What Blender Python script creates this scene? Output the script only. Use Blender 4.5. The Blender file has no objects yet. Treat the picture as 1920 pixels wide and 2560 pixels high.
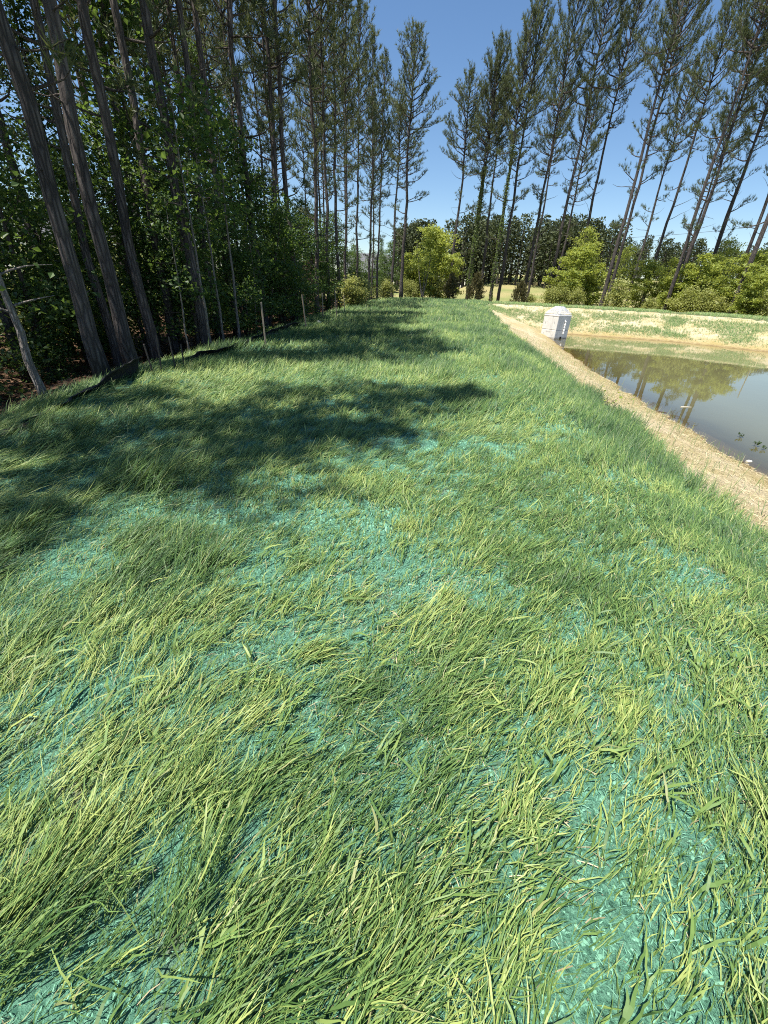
import bpy, math, random
import numpy as np
from mathutils import Matrix, Vector

R = math.radians
SC = bpy.context.scene
COL = SC.collection

# ------------------------------------------------------------------ camera
CAM_H = 1.5
PITCH, ROLL, FPX = R(29.25), R(2.67), 1020.0
sp, cp, sr, cr = math.sin(PITCH), math.cos(PITCH), math.sin(ROLL), math.cos(ROLL)
fwd = Vector((0, cp, -sp)); up0 = Vector((0, sp, cp)); rt0 = Vector((1, 0, 0))
rt = rt0 * cr + up0 * sr
up = up0 * cr - rt0 * sr
cam_d = bpy.data.cameras.new('camera')
cam = bpy.data.objects.new('camera', cam_d)
COL.objects.link(cam)
cam.matrix_world = Matrix(((rt.x, up.x, -fwd.x, 0), (rt.y, up.y, -fwd.y, 0), (rt.z, up.z, -fwd.z, CAM_H), (0, 0, 0, 1)))
cam_d.sensor_fit = 'HORIZONTAL'
cam_d.sensor_width = 36.0
cam_d.lens = 36.0 * FPX / 1920.0
cam_d.clip_start = 0.03
cam_d.clip_end = 2000
SC.camera = cam

# ------------------------------------------------------------------ sky, sun, exposure
LDIR = Vector((0.345, 0.225, -1.0)).normalized()          # direction the sunlight travels
SUN_EL = math.asin(-LDIR.z)
SUN_AZ = math.atan2(-LDIR.x, -LDIR.y)                      # clockwise from +Y
world = bpy.data.worlds.new('World'); SC.world = world
world.use_nodes = True
wn = world.node_tree
sky = wn.nodes.new('ShaderNodeTexSky'); sky.sky_type = 'NISHITA'; sky.sun_disc = False
sky.sun_elevation = SUN_EL; sky.sun_rotation = SUN_AZ
sky.altitude = 200; sky.air_density = 1.0; sky.dust_density = 0.25; sky.ozone_density = 3.2
bg = wn.nodes['Background']; bg.inputs['Strength'].default_value = 0.078
hs = wn.nodes.new('ShaderNodeHueSaturation'); hs.inputs['Saturation'].default_value = 1.1
wn.links.new(sky.outputs[0], hs.inputs['Color']); wn.links.new(hs.outputs[0], bg.inputs['Color'])
sun_d = bpy.data.lights.new('sun', 'SUN'); sun_d.energy = 5.0; sun_d.angle = R(0.53); sun_d.color = (1.0, 0.955, 0.88)
sun = bpy.data.objects.new('sun', sun_d); COL.objects.link(sun)
sun.rotation_euler = LDIR.to_track_quat('-Z', 'Y').to_euler()
SC.view_settings.view_transform = 'Standard'
SC.view_settings.look = 'None'
SC.view_settings.exposure = 1.0
SC.view_settings.gamma = 1.0
SC.view_settings.use_curve_mapping = False
SC.render.engine = 'CYCLES'
SC.cycles.max_bounces = 8
SC.cycles.filter_width = 1.05
SC.cycles.use_denoising = False
SC.cycles.transparent_max_bounces = 12

rng = np.random.default_rng(11)
rnd = random.Random(5)

# ------------------------------------------------------------------ pixel helpers (photo pixels 1920 x 2560)
def ray(x, y):
    a = (x - 960) / FPX; b = (1280 - y) / FPX
    a, b = a * cr - b * sr, a * sr + b * cr
    return np.array((a, cp + b * sp, -sp + b * cp))

def on_ray(x, y, Y):
    d = ray(x, y); k = Y / d[1]
    return k * d[0], Y, CAM_H + k * d[2]

# ------------------------------------------------------------------ noise
def vn(x, y, seed=0):
    x = np.asarray(x, float); y = np.asarray(y, float)
    xi = np.floor(x).astype(np.int64); yi = np.floor(y).astype(np.int64)
    fx = x - xi; fy = y - yi
    fx = fx * fx * (3 - 2 * fx); fy = fy * fy * (3 - 2 * fy)
    def h(i, j):
        n = (i * 374761393 + j * 668265263 + seed * 974711) & 0xffffffff
        n = ((n ^ (n >> 13)) * 1274126177) & 0xffffffff
        return ((n ^ (n >> 16)) & 0xffff) / 65535.0
    a = h(xi, yi) * (1 - fx) + h(xi + 1, yi) * fx
    b = h(xi, yi + 1) * (1 - fx) + h(xi + 1, yi + 1) * fx
    return a * (1 - fy) + b * fy

def fbm(x, y, seed=0, o=3):
    s = 0; a = 1; t = 0
    for i in range(o):
        s = s + a * vn(np.asarray(x) * 2 ** i, np.asarray(y) * 2 ** i, seed + i * 17); t += a; a *= .5
    return s / t

def sstep(a, b, x):
    t = np.clip((x - a) / (b - a), 0, 1)
    return t * t * (3 - 2 * t)

# ------------------------------------------------------------------ terrain
def poly_dist(x, y, pts):
    """unsigned distance to an open polyline"""
    x = np.asarray(x, float); y = np.asarray(y, float)
    best = np.full(np.broadcast(x, y).shape, 1e9)
    for (ax, ay), (bx, by) in zip(pts[:-1], pts[1:]):
        dx, dy = bx - ax, by - ay
        t = np.clip(((x - ax) * dx + (y - ay) * dy) / (dx * dx + dy * dy), 0, 1)
        best = np.minimum(best, np.hypot(x - ax - t * dx, y - ay - t * dy))
    return best

def inside(x, y, pts):
    x = np.asarray(x, float); y = np.asarray(y, float)
    c = np.zeros(np.broadcast(x, y).shape, bool)
    n = len(pts)
    for i in range(n):
        x1, y1 = pts[i]; x2, y2 = pts[(i + 1) % n]
        cond = ((y1 > y) != (y2 > y))
        xx = (x2 - x1) * (y - y1) / ((y2 - y1) if y2 != y1 else 1e-9) + x1
        c ^= cond & (x < xx)
    return c

NEAR_IN = [(1.9, -30), (2.1, 3), (2.6, 7), (3.3, 13), (4.4, 22), (6.1, 32), (8.0, 41), (9.4, 44.4)]
FAR_IN = [(9.4, 44.4), (16.4, 42.6), (24.8, 40.0), (30, 34.5), (38, 28), (70, 15), (70, -30)]
IN_POLY = NEAR_IN + FAR_IN[1:]
LEFT_OUT = [(-4.0, -30), (-4.0, 5), (-4.25, 8), (-3.6, 11), (-3.35, 18), (-2.8, 26), (-1.3, 40), (0.3, 47)]
FAR_OUT = [(0.3, 47), (3.5, 50.3), (9, 50.4), (17.5, 48.6), (27, 45.6), (36, 40), (46, 32), (80, 20)]
OUT_POLY = LEFT_OUT + FAR_OUT[1:] + [(80, -30)]

def zfun(x, y):
    x = np.asarray(x, float); y = np.asarray(y, float)
    top = .22 * sstep(10, 44, y) + .05 * (fbm(x * .5, y * .5, 3, 2) - .5) * sstep(1.5, 4, np.hypot(x, y))
    ins = inside(x, y, IN_POLY)
    dn = poly_dist(x, y, NEAR_IN); df = poly_dist(x, y, FAR_IN)
    basin = np.maximum(np.maximum(top - dn / 3.2 - .02 * np.minimum(dn, 1), top - df / 3.9), -2.5 + .15 * fbm(x * .4, y * .4, 9, 2))
    rough = (fbm(x * 1.7, y * 1.7, 21, 3) - .5) * .17 * sstep(.3, 1.5, np.minimum(dn, df))
    z = np.where(ins, basin + rough, top)
    out = ~inside(x, y, OUT_POLY)
    do = np.minimum(poly_dist(x, y, LEFT_OUT), poly_dist(x, y, FAR_OUT))
    left = sstep(3, -4, x - (y - 40) * .25)
    drop = .27 * np.clip(do / 1.25, 0, 1) + .3 * sstep(1.2, 4, do) * left + (1.15 * sstep(.8, 6, do)) * (1 - left)
    rise_far = np.clip(y - 60, 0, 60) * .10 * (1 - left) + np.clip(y - 60, 0, 60) * .02 * left
    rise_left = np.clip(-12 - x, 0, 60) * .045
    bumps = (fbm(x * .35, y * .35, 31, 3) - .5) * .25 * sstep(1.5, 4, do)
    z = np.where(out, top - drop + rise_far + rise_left + bumps, z)
    return z

def zs(x, y):
    return float(zfun(np.array([x]), np.array([y]))[0])

def march(px, py, maxk=160):
    d = ray(px, py); k = np.linspace(.5, maxk, 6000)
    x = k * d[0]; y = k * d[1]; z = CAM_H + k * d[2]
    hit = np.where(z < zfun(x, y))[0]
    i = hit[0] if len(hit) else len(k) - 1
    return float(x[i]), float(y[i])

# ------------------------------------------------------------------ object helpers
def tag(o, label=None, cat=None, group=None, kind=None):
    if label: o['label'] = label
    if cat: o['category'] = cat
    if group: o['group'] = group
    if kind: o['kind'] = kind
    return o

def thing(name, label, cat, loc=(0, 0, 0), rz=0.0, group=None, scale=None):
    o = bpy.data.objects.new(name, None); COL.objects.link(o)
    o.empty_display_size = .2
    o.location = loc; o.rotation_euler = (0, 0, rz)
    if scale: o.scale = scale
    return tag(o, label, cat, group)

def put(name, me, parent=None):
    o = bpy.data.objects.new(name, me); COL.objects.link(o)
    if parent: o.parent = parent
    return o

def mesh_np(name, verts, tris=None, quads=None, mat=None, attrs=None, smooth=False):
    me = bpy.data.meshes.new(name)
    verts = np.asarray(verts, np.float32).reshape(-1, 3)
    parts = []; tot = []
    if tris is not None and len(tris):
        t = np.asarray(tris, np.int32).reshape(-1, 3); parts.append(t.ravel()); tot.append(np.full(len(t), 3, np.int32))
    if quads is not None and len(quads):
        q = np.asarray(quads, np.int32).reshape(-1, 4); parts.append(q.ravel()); tot.append(np.full(len(q), 4, np.int32))
    li = np.concatenate(parts); lt = np.concatenate(tot)
    ls = np.concatenate(([0], np.cumsum(lt)[:-1])).astype(np.int32)
    me.vertices.add(len(verts)); me.vertices.foreach_set('co', verts.ravel())
    me.loops.add(len(li)); me.loops.foreach_set('vertex_index', li)
    me.polygons.add(len(lt)); me.polygons.foreach_set('loop_start', ls); me.polygons.foreach_set('loop_total', lt)
    me.polygons.foreach_set('use_smooth', np.full(len(lt), bool(smooth)))
    me.update(calc_edges=True)
    for k, v in (attrs or {}).items():
        a = me.attributes.new(k, 'FLOAT', 'POINT'); a.data.foreach_set('value', np.asarray(v, np.float32))
    if mat: me.materials.append(mat)
    return me

class MB:
    """collects boxes, tubes and loose polygons into one mesh"""
    def __init__(self):
        self.v = []; self.t = []; self.q = []; self.n = 0
    def add(self, verts, tris=(), quads=()):
        verts = np.asarray(verts, float).reshape(-1, 3)
        if len(tris): self.t.append(np.asarray(tris, int).reshape(-1, 3) + self.n)
        if len(quads): self.q.append(np.asarray(quads, int).reshape(-1, 4) + self.n)
        self.v.append(verts); self.n += len(verts)
    def tube(self, pts, rad, sides=6, cap=True, flat=1.0):
        pts = np.asarray(pts, float); n = len(pts)
        rad = np.broadcast_to(np.asarray(rad, float), (n,))
        tg = np.gradient(pts, axis=0); tg /= np.linalg.norm(tg, axis=1)[:, None] + 1e-9
        ref = np.array((0, 0, 1.0)) if abs(tg[0][2]) < .9 else np.array((1.0, 0, 0))
        a = np.cross(tg, ref); a /= np.linalg.norm(a, axis=1)[:, None] + 1e-9
        b = np.cross(tg, a)
        an = np.linspace(0, 2 * math.pi, sides, endpoint=False)
        ring = pts[:, None] + rad[:, None, None] * (np.cos(an)[None, :, None] * a[:, None] + flat * np.sin(an)[None, :, None] * b[:, None])
        q = []
        for i in range(n - 1):
            for j in range(sides):
                k = (j + 1) % sides
                q.append((i * sides + j, i * sides + k, (i + 1) * sides + k, (i + 1) * sides + j))
        v = ring.reshape(-1, 3); t = []
        if cap:
            v = np.vstack((v, pts[:1], pts[-1:])); c0 = n * sides
            for j in range(sides):
                k = (j + 1) % sides
                t.append((c0, k, j)); t.append((c0 + 1, (n - 1) * sides + j, (n - 1) * sides + k))
        self.add(v, t, q)
    def box(self, c, s, rot=None, bev=0.0):
        hx, hy, hz = s[0] / 2, s[1] / 2, s[2] / 2
        if bev <= 0:
            v = np.array([(x, y, z) for z in (-hz, hz) for y in (-hy, hy) for x in (-hx, hx)], float)
            q = [(0, 2, 3, 1), (4, 5, 7, 6), (0, 1, 5, 4), (2, 6, 7, 3), (0, 4, 6, 2), (1, 3, 7, 5)]
            t = []
        else:
            prof = [(-hz, bev), (-hz + bev, 0), (hz - bev, 0), (hz, bev)]
            v = []
            for z, i in prof:
                ox, oy = hx - i, hy - i
                c_ = min(bev, .5 * min(hx, hy))
                v += [(-ox + c_, -oy, z), (ox - c_, -oy, z), (ox, -oy + c_, z), (ox, oy - c_, z), (ox - c_, oy, z), (-ox + c_, oy, z), (-ox, oy - c_, z), (-ox, -oy + c_, z)]
            v = np.array(v); q = []; t = []
            for l in range(3):
                for j in range(8):
                    k = (j + 1) % 8
                    q.append((l * 8 + j, l * 8 + k, (l + 1) * 8 + k, (l + 1) * 8 + j))
            for j in range(1, 7):
                t.append((0, j + 1, j)); t.append((24, 24 + j, 24 + j + 1))
        if rot is not None: v = v @ np.array(rot).T
        self.add(v + np.array(c, float), t, q)
    def mesh(self, name, mat, smooth=False, attrs=None):
        return mesh_np(name, np.vstack(self.v), np.vstack(self.t) if self.t else None, np.vstack(self.q) if self.q else None, mat, attrs, smooth)

# ------------------------------------------------------------------ materials
class NT:
    def __init__(self, name):
        self.m = bpy.data.materials.new(name); self.m.use_nodes = True
        self.t = self.m.node_tree; self.t.nodes.clear()
        self.out = self.t.nodes.new('ShaderNodeOutputMaterial')
    def n(self, typ, **kw):
        nd = self.t.nodes.new(typ)
        for k, v in kw.items():
            if k.startswith('i_'):
                key = k[2:].replace('_', ' ')
                nd.inputs[int(key) if key.isdigit() else key].default_value = v
            else: setattr(nd, k, v)
        return nd
    def l(self, a, b): self.t.links.new(a, b)
    def ramp(self, fac, stops, interp='LINEAR'):
        nd = self.t.nodes.new('ShaderNodeValToRGB'); el = nd.color_ramp.elements
        nd.color_ramp.interpolation = interp
        while len(el) < len(stops): el.new(.5)
        for e, (p, c) in zip(el, stops):
            e.position = p; e.color = (*c, 1) if len(c) == 3 else c
        self.l(fac, nd.inputs[0]); return nd.outputs[0]
    def mix(self, fac, a, b, mode='MIX'):
        nd = self.t.nodes.new('ShaderNodeMix'); nd.data_type = 'RGBA'; nd.blend_type = mode
        for s, v in ((nd.inputs[0], fac), (nd.inputs[6], a), (nd.inputs[7], b)):
            if hasattr(v, 'links'): self.l(v, s)
            elif isinstance(v, (int, float)): s.default_value = v
            else: s.default_value = (*v, 1)
        return nd.outputs[2]
    def math(self, op, a, b=None, c=None):
        nd = self.t.nodes.new('ShaderNodeMath'); nd.operation = op
        for s, v in zip(nd.inputs, (a, b, c)):
            if v is None: continue
            if hasattr(v, 'links'): self.l(v, s)
            else: s.default_value = v
        return nd.outputs[0]
    def noise(self, vec, scale, detail=3, rough=.55, out=0):
        nd = self.n('ShaderNodeTexNoise'); nd.inputs['Scale'].default_value = scale
        nd.inputs['Detail'].default_value = detail; nd.inputs['Roughness'].default_value = rough
        if vec is not None: self.l(vec, nd.inputs['Vector'])
        return nd.outputs[out]
    def coord(self, which='Object', scale=None):
        o = self.n('ShaderNodeTexCoord').outputs[which]
        if scale is not None:
            mp = self.n('ShaderNodeMapping'); mp.inputs['Scale'].default_value = scale
            self.l(o, mp.inputs['Vector']); o = mp.outputs[0]
        return o
    def attr(self, name):
        nd = self.n('ShaderNodeAttribute'); nd.attribute_name = name; return nd.outputs['Fac']
    def bump(self, h, strength=.5, dist=.02):
        nd = self.n('ShaderNodeBump'); nd.inputs['Strength'].default_value = strength; nd.inputs['Distance'].default_value = dist
        self.l(h, nd.inputs['Height']); return nd.outputs[0]
    def bsdf(self, color, rough=.8, spec=.3, normal=None, metal=0.0):
        b = self.n('ShaderNodeBsdfPrincipled')
        if hasattr(color, 'links'): self.l(color, b.inputs['Base Color'])
        else: b.inputs['Base Color'].default_value = (*color, 1)
        if hasattr(rough, 'links'): self.l(rough, b.inputs['Roughness'])
        else: b.inputs['Roughness'].default_value = rough
        b.inputs['Specular IOR Level'].default_value = spec
        b.inputs['Metallic'].default_value = metal
        if normal is not None: self.l(normal, b.inputs['Normal'])
        return b.outputs[0]
    def done(self, sh):
        self.l(sh, self.out.inputs['Surface']); return self.m

def leaf_mat(name, dark, light, trans, tmix=.35, rough=.5, spec=.35, per_object=.25):
    N = NT(name)
    t = N.attr('tint')
    oi = N.n('ShaderNodeObjectInfo').outputs['Random']
    f = N.math('ADD', t, N.math('MULTIPLY', N.math('SUBTRACT', oi, .5), per_object))
    c = N.mix(f, dark, light)
    b = N.bsdf(c, rough, spec)
    tr = N.n('ShaderNodeBsdfTranslucent'); N.l(N.mix(f, [d * .6 for d in trans], trans), tr.inputs['Color'])
    ms = N.n('ShaderNodeMixShader'); ms.inputs[0].default_value = tmix
    N.l(b, ms.inputs[1]); N.l(tr.outputs[0], ms.inputs[2])
    return N.done(ms.outputs[0])

def bark_mat(name, dark, light, sc=1.0, stain=None):
    N = NT(name)
    co = N.coord('Object', (7 * sc, 7 * sc, 1.3 * sc))
    v = N.n('ShaderNodeTexVoronoi'); v.feature = 'DISTANCE_TO_EDGE'; v.inputs['Scale'].default_value = 2.2
    wob = N.noise(co, 2.0, 3, .6, 1)
    N.l(N.mix(.25, co, wob, 'ADD'), v.inputs['Vector'])
    plate = N.math('MINIMUM', N.math('MULTIPLY', v.outputs[0], 3.2), 1.0)
    fine = N.noise(N.coord('Object', (30, 30, 8)), 2.0, 4, .65)
    big = N.noise(N.coord('Object', (1, 1, .6)), .9, 2, .5)
    c = N.mix(N.math('MULTIPLY', plate, N.math('ADD', N.math('MULTIPLY', fine, .7), .35)), dark, light)
    c = N.mix(N.math('MULTIPLY', N.math('SUBTRACT', big, .35), .9), c, [min(1, l * 1.35) for l in light])
    if stain: c = N.mix(N.math('GREATER_THAN', N.noise(N.coord('Object', (2, 2, .8)), 2, 3), .60), c, stain)
    h = N.math('ADD', plate, N.math('MULTIPLY', fine, .45))
    return N.done(N.bsdf(c, .9, .15, N.bump(h, .9, .03)))

M = {}
M['grass'] = None
def grass_mat(name):
    N = NT(name)
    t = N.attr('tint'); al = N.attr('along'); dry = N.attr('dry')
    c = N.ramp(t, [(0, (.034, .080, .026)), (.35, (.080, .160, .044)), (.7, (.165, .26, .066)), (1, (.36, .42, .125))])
    c = N.mix(N.math('MULTIPLY', N.math('SUBTRACT', 1, al), .30), c, (.06, .10, .04))  # blade bases darkened in the colour, standing in for shade between blades
    c = N.mix(dry, c, (.37, .35, .17))
    b = N.bsdf(c, .5, .3)
    tr = N.n('ShaderNodeBsdfTranslucent'); N.l(N.mix(.5, c, (.30, .38, .07)), tr.inputs['Color'])
    ms = N.n('ShaderNodeMixShader'); ms.inputs[0].default_value = .2
    N.l(b, ms.inputs[1]); N.l(tr.outputs[0], ms.inputs[2])
    return N.done(ms.outputs[0])
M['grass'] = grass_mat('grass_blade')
M['needle'] = leaf_mat('pine_needle', (.04, .06, .028), (.125, .145, .06), (.20, .23, .07), .28, .5, .3, .35)
M['leaf_dark'] = leaf_mat('understory_leaf', (.025, .052, .015), (.075, .13, .03), (.20, .31, .05), .38)
M['leaf_light'] = leaf_mat('young_leaf', (.13, .19, .035), (.34, .38, .08), (.55, .60, .10), .45)
M['leaf_shrub'] = leaf_mat('shrub_leaf', (.13, .17, .045), (.36, .37, .11), (.52, .54, .14), .42)
M['leaf_cedar'] = leaf_mat('cedar_spray', (.06, .062, .022), (.15, .13, .05), (.22, .19, .06), .2)
M['leaf_brown'] = leaf_mat('withered_leaf', (.07, .04, .025), (.17, .11, .07), (.2, .12, .06), .25)
M['ivy'] = leaf_mat('ivy_leaf', (.08, .12, .035), (.19, .24, .07), (.25, .34, .07), .35)
M['bark'] = bark_mat('pine_bark', (.030, .026, .025), (.15, .128, .115))
M['bark_pale'] = bark_mat('pale_bark', (.13, .11, .095), (.31, .28, .245), 2.0)
M['limb'] = bark_mat('limb_bark', (.05, .04, .035), (.17, .145, .125), 2.0)
M['far_needle'] = leaf_mat('far_foliage', (.035, .05, .024), (.10, .115, .05), (.12, .15, .05), .2, .6, .2, 0)
M['wood_stake'] = NT('weathered_stake').m
def simple(name, col, rough=.8, spec=.3, ns=20, var=.35, bs=.4, metal=0, bd=.01):
    N = NT(name)
    f = N.noise(N.coord('Object'), ns, 4, .6)
    c = N.mix(f, [v * (1 - var) for v in col], [min(1, v * (1 + var)) for v in col])
    return N.done(N.bsdf(c, rough, spec, N.bump(f, bs, bd), metal))
M['wood_stake'] = simple('weathered_stake', (.26, .21, .155), .9, .2, 30)
M['dark_stake'] = simple('dark_stake', (.06, .05, .045), .9, .2, 30)
M['fabric'] = simple('silt_fabric', (.014, .014, .015), .65, .35, 60, .4, .5)
M['steel'] = simple('galvanised_steel', (.72, .73, .74), .42, .5, 30, .15, .15, .55)
M['rod'] = simple('rusty_rod', (.08, .06, .05), .7, .3, 40)
M['pvc'] = simple('white_pvc', (.82, .82, .80), .35, .5, 10, .05, .05)
M['dark_hole'] = simple('dark_recess', (.02, .02, .02), .9, .1)
M['shingle'] = simple('roof_shingle', (.13, .13, .14), .9, .2, 14, .35, .4)
M['siding'] = simple('white_siding', (.72, .72, .70), .7, .3, 3, .06, .1)
M['siding_grey'] = simple('grey_siding', (.42, .45, .48), .7, .3, 3, .06, .1)
M['wglass'] = simple('window_pane', (.03, .035, .045), .08, .6, 3, .1, .02)
M['wire'] = simple('cable', (.06, .06, .065), .6, .3)
M['fibre'] = leaf_mat('mulch_fibre', (.075, .21, .14), (.235, .47, .33), (.08, .3, .22), .1, .85, .1, 0)
M['straw'] = leaf_mat('straw_stalk', (.27, .215, .12), (.60, .52, .33), (.4, .3, .15), .12, .7, .3, 0)
M['litter'] = leaf_mat('leaf_litter', (.05, .03, .018), (.17, .095, .055), (.15, .08, .04), .1, .8, .2, 0)

def concrete():
    N = NT('precast_concrete')
    co = N.coord('Object')
    f = N.noise(co, 3.0, 5, .65); g = N.noise(co, 45, 3, .6)
    st = N.noise(N.coord('Object', (6, 6, .8)), 1.4, 3, .6)
    c = N.mix(f, (.46, .455, .44), (.66, .655, .635))
    c = N.mix(N.math('MULTIPLY', N.math('GREATER_THAN', st, .62), .35), c, (.33, .32, .30))
    sep = N.n('ShaderNodeSeparateXYZ'); N.l(N.coord('Object'), sep.inputs[0])
    wet = N.math('LESS_THAN', N.math('ADD', sep.outputs[2], N.math('MULTIPLY', f, .05)), .10)
    c = N.mix(N.math('MULTIPLY', wet, .55), c, (.20, .16, .10))
    return N.done(N.bsdf(c, .85, .25, N.bump(g, .25, .004)))
M['concrete'] = concrete()

def berm_mat():
    N = NT('hydroseed_mulch')
    co = N.coord('Object')
    big = N.noise(co, .9, 3, .5); mid = N.noise(co, 9, 4, .6); fine = N.noise(co, 70, 5, .7); fib = N.noise(N.coord('Object', (60, 160, 60)), 1.0, 4, .7)
    c = N.ramp(fine, [(.32, (.025, .08, .05)), (.44, (.105, .265, .175)), (.60, (.175, .40, .275)), (.85, (.29, .52, .38))])
    c = N.mix(N.math('MULTIPLY', N.math('GREATER_THAN', fib, .64), .75), c, (.19, .40, .30))
    soil = N.ramp(fine, [(.25, (.10, .075, .045)), (.75, (.38, .30, .18))])
    thin = N.ramp(N.math('ADD', N.math('MULTIPLY', mid, .6), N.math('MULTIPLY', big, .5)), [(.60, (0, 0, 0)), (.74, (.85, .85, .85))])
    c = N.mix(thin, c, soil)
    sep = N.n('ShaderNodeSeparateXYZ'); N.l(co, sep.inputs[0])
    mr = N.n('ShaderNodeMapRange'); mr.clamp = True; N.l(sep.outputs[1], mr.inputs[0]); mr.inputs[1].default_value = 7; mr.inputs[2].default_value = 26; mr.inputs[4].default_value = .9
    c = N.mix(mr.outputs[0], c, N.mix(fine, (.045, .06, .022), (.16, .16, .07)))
    speck = N.math('GREATER_THAN', N.noise(co, 110, 2, .5), .70)
    c = N.mix(N.math('MULTIPLY', speck, .7), c, (.46, .37, .22))
    h = N.math('ADD', N.math('ADD', fine, N.math('MULTIPLY', fib, .5)), N.math('MULTIPLY', mid, .9))
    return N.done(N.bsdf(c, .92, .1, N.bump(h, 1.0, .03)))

def bank_mat():
    N = NT('straw_blanket')
    co = N.coord('Object'); sep = N.n('ShaderNodeSeparateXYZ'); N.l(co, sep.inputs[0]); z = sep.outputs[2]
    big = N.noise(co, .7, 3, .55); mid = N.noise(co, 5, 4, .65); fine = N.noise(co, 55, 4, .7)
    fib = N.noise(N.coord('Object', (25, 90, 25)), 1, 4, .7)
    c = N.ramp(N.math('ADD', N.math('MULTIPLY', mid, .45), N.math('MULTIPLY', fib, .55)), [(.28, (.26, .195, .115)), (.47, (.47, .39, .245)), (.66, (.66, .58, .40))])
    c = N.mix(N.math('MULTIPLY', N.ramp(big, [(.45, (0, 0, 0)), (.62, (1, 1, 1))]), .45), c, (.33, .27, .085))
    zz = N.math('ADD', z, N.math('MULTIPLY', N.math('SUBTRACT', mid, .5), .22))
    # olive, algae-stained band just above the waterline, then the wet line
    alg = N.n('ShaderNodeMapRange'); alg.clamp = True
    N.l(zz, alg.inputs[0]); alg.inputs[1].default_value = -.95; alg.inputs[2].default_value = -1.38; alg.inputs[3].default_value = 0; alg.inputs[4].default_value = .62
    c = N.mix(alg.outputs[0], c, (.27, .205, .06))
    wet = N.n('ShaderNodeMapRange'); wet.clamp = True
    N.l(zz, wet.inputs[0]); wet.inputs[1].default_value = -1.40; wet.inputs[2].default_value = -1.50; wet.inputs[3].default_value = 0; wet.inputs[4].default_value = .7
    c = N.mix(wet.outputs[0], c, (.17, .115, .06))
    h = N.math('ADD', N.math('ADD', fib, fine), mid)
    return N.done(N.bsdf(c, .9, .15, N.bump(h, .9, .03)))

def floor_mat():
    N = NT('leaf_litter_floor')
    co = N.coord('Object')
    f = N.noise(co, 26, 5, .7); b = N.noise(co, .6, 3, .5); m = N.noise(co, 5, 4, .6)
    c = N.ramp(N.math('ADD', N.math('MULTIPLY', f, .65), N.math('MULTIPLY', m, .35)), [(.3, (.03, .02, .014)), (.5, (.10, .06, .038)), (.7, (.21, .135, .085))])
    c = N.mix(N.math('MULTIPLY', N.math('GREATER_THAN', b, .55), .3), c, (.07, .085, .03))
    return N.done(N.bsdf(c, .95, .1, N.bump(N.math('ADD', f, m), 1.0, .03)))

def field_mat():
    N = NT('dry_meadow')
    co = N.coord('Object')
    f = N.noise(co, 7, 5, .7); b = N.noise(co, .12, 3, .5)
    c = N.ramp(f, [(.3, (.16, .145, .06)), (.55, (.31, .27, .125)), (.75, (.42, .36, .19))])
    c = N.mix(N.ramp(b, [(.42, (0, 0, 0)), (.6, (.7, .7, .7))]), c, (.15, .19, .06))
    return N.done(N.bsdf(c, .95, .1, N.bump(f, .8, .06)))
M['berm'] = berm_mat(); M['bank'] = bank_mat(); M['floor'] = floor_mat(); M['field'] = field_mat()

def water_mat():
    N = NT('pond_water')
    dep = N.attr('depth')
    co = N.coord('Object', (1.0, 1.0, 1.0))
    w = N.math('ADD', N.math('MULTIPLY', N.noise(co, 1.6, 3, .55), 1.0), N.math('MULTIPLY', N.noise(co, 9, 2, .5), .12))
    nrm = N.bump(w, .045, .03)
    tr = N.n('ShaderNodeBsdfTransparent'); tr.inputs[0].default_value = (.80, .78, .62, 1)
    df = N.n('ShaderNodeBsdfDiffuse'); df.inputs[0].default_value = (.15, .145, .072, 1)
    mur = N.math('SUBTRACT', 1.0, N.math('POWER', 2.718, N.math('MULTIPLY', dep, -2.4)))
    m1 = N.n('ShaderNodeMixShader'); N.l(N.math('MULTIPLY', mur, .9), m1.inputs[0]); N.l(tr.outputs[0], m1.inputs[1]); N.l(df.outputs[0], m1.inputs[2])
    gl = N.n('ShaderNodeBsdfGlossy'); gl.inputs['Roughness'].default_value = .02; gl.inputs[0].default_value = (1, 1, 1, 1); N.l(nrm, gl.inputs['Normal'])
    fr = N.n('ShaderNodeFresnel'); fr.inputs[0].default_value = 1.33; N.l(nrm, fr.inputs['Normal'])
    m2 = N.n('ShaderNodeMixShader'); N.l(fr.outputs[0], m2.inputs[0]); N.l(m1.outputs[0], m2.inputs[1]); N.l(gl.outputs[0], m2.inputs[2])
    return N.done(m2.outputs[0])
M['water'] = water_mat()

# ------------------------------------------------------------------ ground sheets
def axis(*segs):
    out = []
    for a, b, st in segs: out.append(np.arange(a, b - 1e-6, st))
    return np.concatenate(out + [np.array([segs[-1][1]])])
GX = axis((-260, -60, 20), (-60, -16, 3), (-16, -6, .5), (-6, 8.4, .12), (8.4, 14, .22), (14, 34, .45), (34, 80, 2.5), (80, 320, 20))
GY = axis((-40, -4, 4), (-4, 0, .5), (0, 9, .11), (9, 20, .25), (20, 52, .45), (52, 64, 1), (64, 130, 4), (130, 420, 20))
XX, YY = np.meshgrid(GX, GY)
ZZ = zfun(XX, YY)
near_w = np.exp(-np.hypot(XX, YY) / 6)
ZZ = ZZ + near_w * (fbm(XX * 4, YY * 4, 51, 3) - .5) * .05
nx, ny = len(GX), len(GY)
cx = (XX[:-1, :-1] + XX[1:, 1:]) / 2; cy = (YY[:-1, :-1] + YY[1:, 1:]) / 2

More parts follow.
